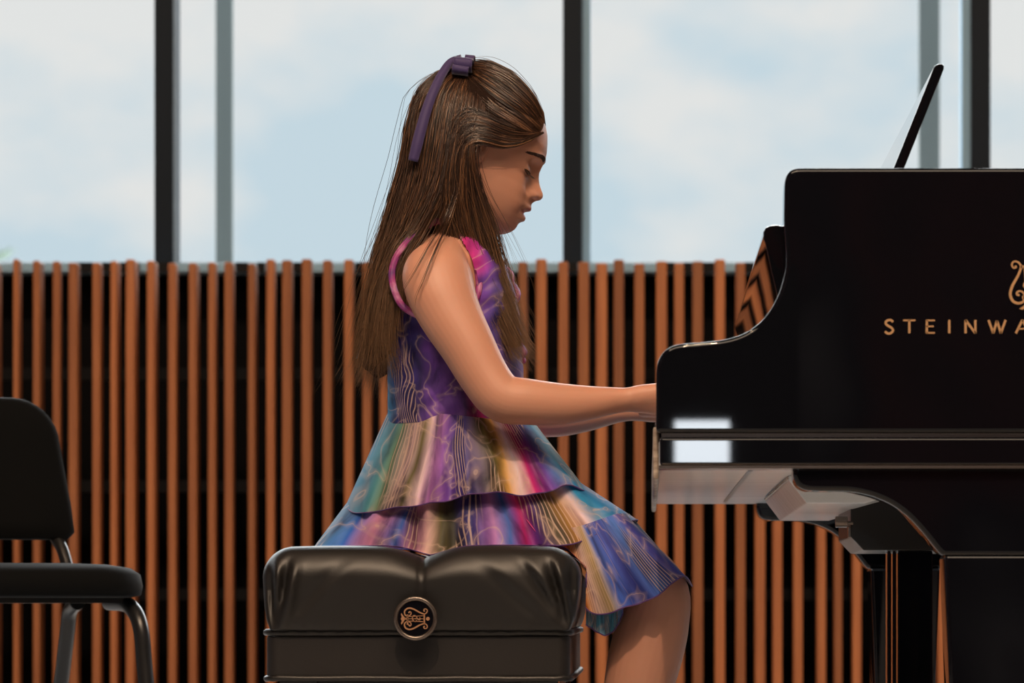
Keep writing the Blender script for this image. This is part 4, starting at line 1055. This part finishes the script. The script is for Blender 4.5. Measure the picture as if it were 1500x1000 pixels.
for args in ((679, 95, .020, 10, 27, -.034, .12), (675, 103, .016, 7, 24, -.040, .16), (679, 95, .020, 10, 27, .034, .12)):
    k2 = B(); loopband(*args, k2); pieces.append(k2.build('bow_loop', M['velvet'], hb))
for sg in (1, -1):
    tb = B().add([(v_[0], YG + sg * (v_[1] - YG), v_[2]) for v_ in V], [(2 * i, 2 * i + 1, 2 * i + 3, 2 * i + 2) for i in range(39)])
    pieces.append(tb.build('ribbon_tail', M['velvet'], hb))
for o in pieces + [hb]: md = o.modifiers.new('t', 'SOLIDIFY'); md.thickness = .0012

# ------------------------------------------------------------------ light
def spot(name, pos, target, watts, col, size=40, blend=.6, rad=.06):
    l = bpy.data.lights.new(name, 'SPOT'); l.energy = watts; l.color = col; l.spot_size = math.radians(size); l.spot_blend = blend; l.shadow_soft_size = rad
    o = bpy.data.objects.new(name, l); COL.objects.link(o); o.location = pos
    o.rotation_euler = (Vector(target) - Vector(pos)).to_track_quat('-Z', 'Y').to_euler(); return o
WARM = (1, .68, .44)
spot('stage_spot', (-.3, .8, 5.3), (-.3, 4.95, .7), 640, WARM, 30, .5, .05)
spot('stage_spot', (-.25, 3.1, 5.6), (-.3, 4.95, .7), 60, WARM, 36, .5, .05)
spot('stage_spot', (-2.6, 3.2, 5.6), (-.4, 4.95, .8), 110, WARM, 34, .5, .08)
spot('stage_spot', (1.8, 2.4, 5.6), (.1, 5.0, .8), 230, WARM, 34, .5, .08)
for xx in (-2.6, -.9, .9, 2.6):
    spot('wall_wash', (xx, 5.9, 5.7), (xx, 9.0, .2), 450, (1, .72, .50), 62, 1, .15)
l = bpy.data.lights.new('hall_light', 'AREA'); l.energy = 420; l.shape = 'RECTANGLE'; l.size = 6; l.size_y = 5; l.color = (1, .78, .58)
o = bpy.data.objects.new('hall_light', l); COL.objects.link(o); o.location = (0, -1, 5.9)
# portal over the windows to guide the daylight
l = bpy.data.lights.new('daylight_portal', 'AREA'); l.shape = 'RECTANGLE'; l.size = 12; l.size_y = 2.5; l.cycles.is_portal = True
o = bpy.data.objects.new('daylight_portal', l); COL.objects.link(o); o.location = (0, 9.62, 2.5); o.rotation_euler = (math.radians(-90), 0, 0)
# sky: bright broken cloud, brighter overhead
w = bpy.data.worlds.new('sky'); SC.world = w; w.use_nodes = True; nt = w.node_tree; bg = nt.nodes['Background']
tc = nt.nodes.new('ShaderNodeTexCoord'); mp = nt.nodes.new('ShaderNodeMapping'); mp.inputs['Scale'].default_value = (1, 1, 1.7); mp.inputs['Location'].default_value = (.37, .2, .1)
nz = nt.nodes.new('ShaderNodeTexNoise'); nz.inputs['Scale'].default_value = 11; nz.inputs['Detail'].default_value = 5; nz.inputs['Roughness'].default_value = .5
rp = nt.nodes.new('ShaderNodeValToRGB'); e = rp.color_ramp.elements
e[0].position = .45; e[0].color = lin(205, 222, 232); e[1].position = .62; e[1].color = lin(236, 235, 234)
sep = nt.nodes.new('ShaderNodeSeparateXYZ'); mr = nt.nodes.new('ShaderNodeMapRange')
mr.inputs['From Min'].default_value = .19; mr.inputs['From Max'].default_value = .42; mr.inputs['To Min'].default_value = 1.0; mr.inputs['To Max'].default_value = 13
ad = nt.nodes.new('ShaderNodeMath'); ad.operation = 'MULTIPLY_ADD'; ad.inputs[1].default_value = 1.0
mr2 = nt.nodes.new('ShaderNodeMapRange'); mr2.inputs['From Min'].default_value = .09; mr2.inputs['From Max'].default_value = .17; mr2.inputs['To Min'].default_value = -.07; mr2.inputs['To Max'].default_value = .13
for a_, ao, c_, ci in ((tc, 'Generated', mp, 'Vector'), (mp, 'Vector', nz, 'Vector'), (nz, 'Fac', ad, 0), (tc, 'Generated', sep, 'Vector'), (sep, 'Z', mr2, 'Value'), (mr2, 'Result', ad, 2), (ad, 0, rp, 'Fac'), (rp, 'Color', bg, 'Color'), (sep, 'Z', mr, 'Value'), (mr, 'Result', bg, 'Strength')):
    nt.links.new(a_.outputs[ao], c_.inputs[ci])

# ------------------------------------------------------------------ camera
cam = bpy.data.cameras.new('camera'); co_ = bpy.data.objects.new('camera', cam); COL.objects.link(co_)
co_.location = (0, 0, CZ); co_.rotation_euler = (math.pi / 2, 0, 0)
cam.sensor_fit = 'HORIZONTAL'; cam.sensor_width = 36; cam.lens = FPX / 1500 * 36
cam.shift_x = -(VX - 750) / 1500; cam.shift_y = (VY - 500) / 1500
cam.clip_start = .1; cam.clip_end = 300
cam.dof.use_dof = True; cam.dof.focus_distance = 4.93; cam.dof.aperture_fstop = 9.0
SC.camera = co_
vs = SC.view_settings; SC.display_settings.display_device = 'sRGB'; vs.view_transform = 'Standard'; vs.look = 'None'; vs.exposure = 0; vs.gamma = 1; vs.use_curve_mapping = False
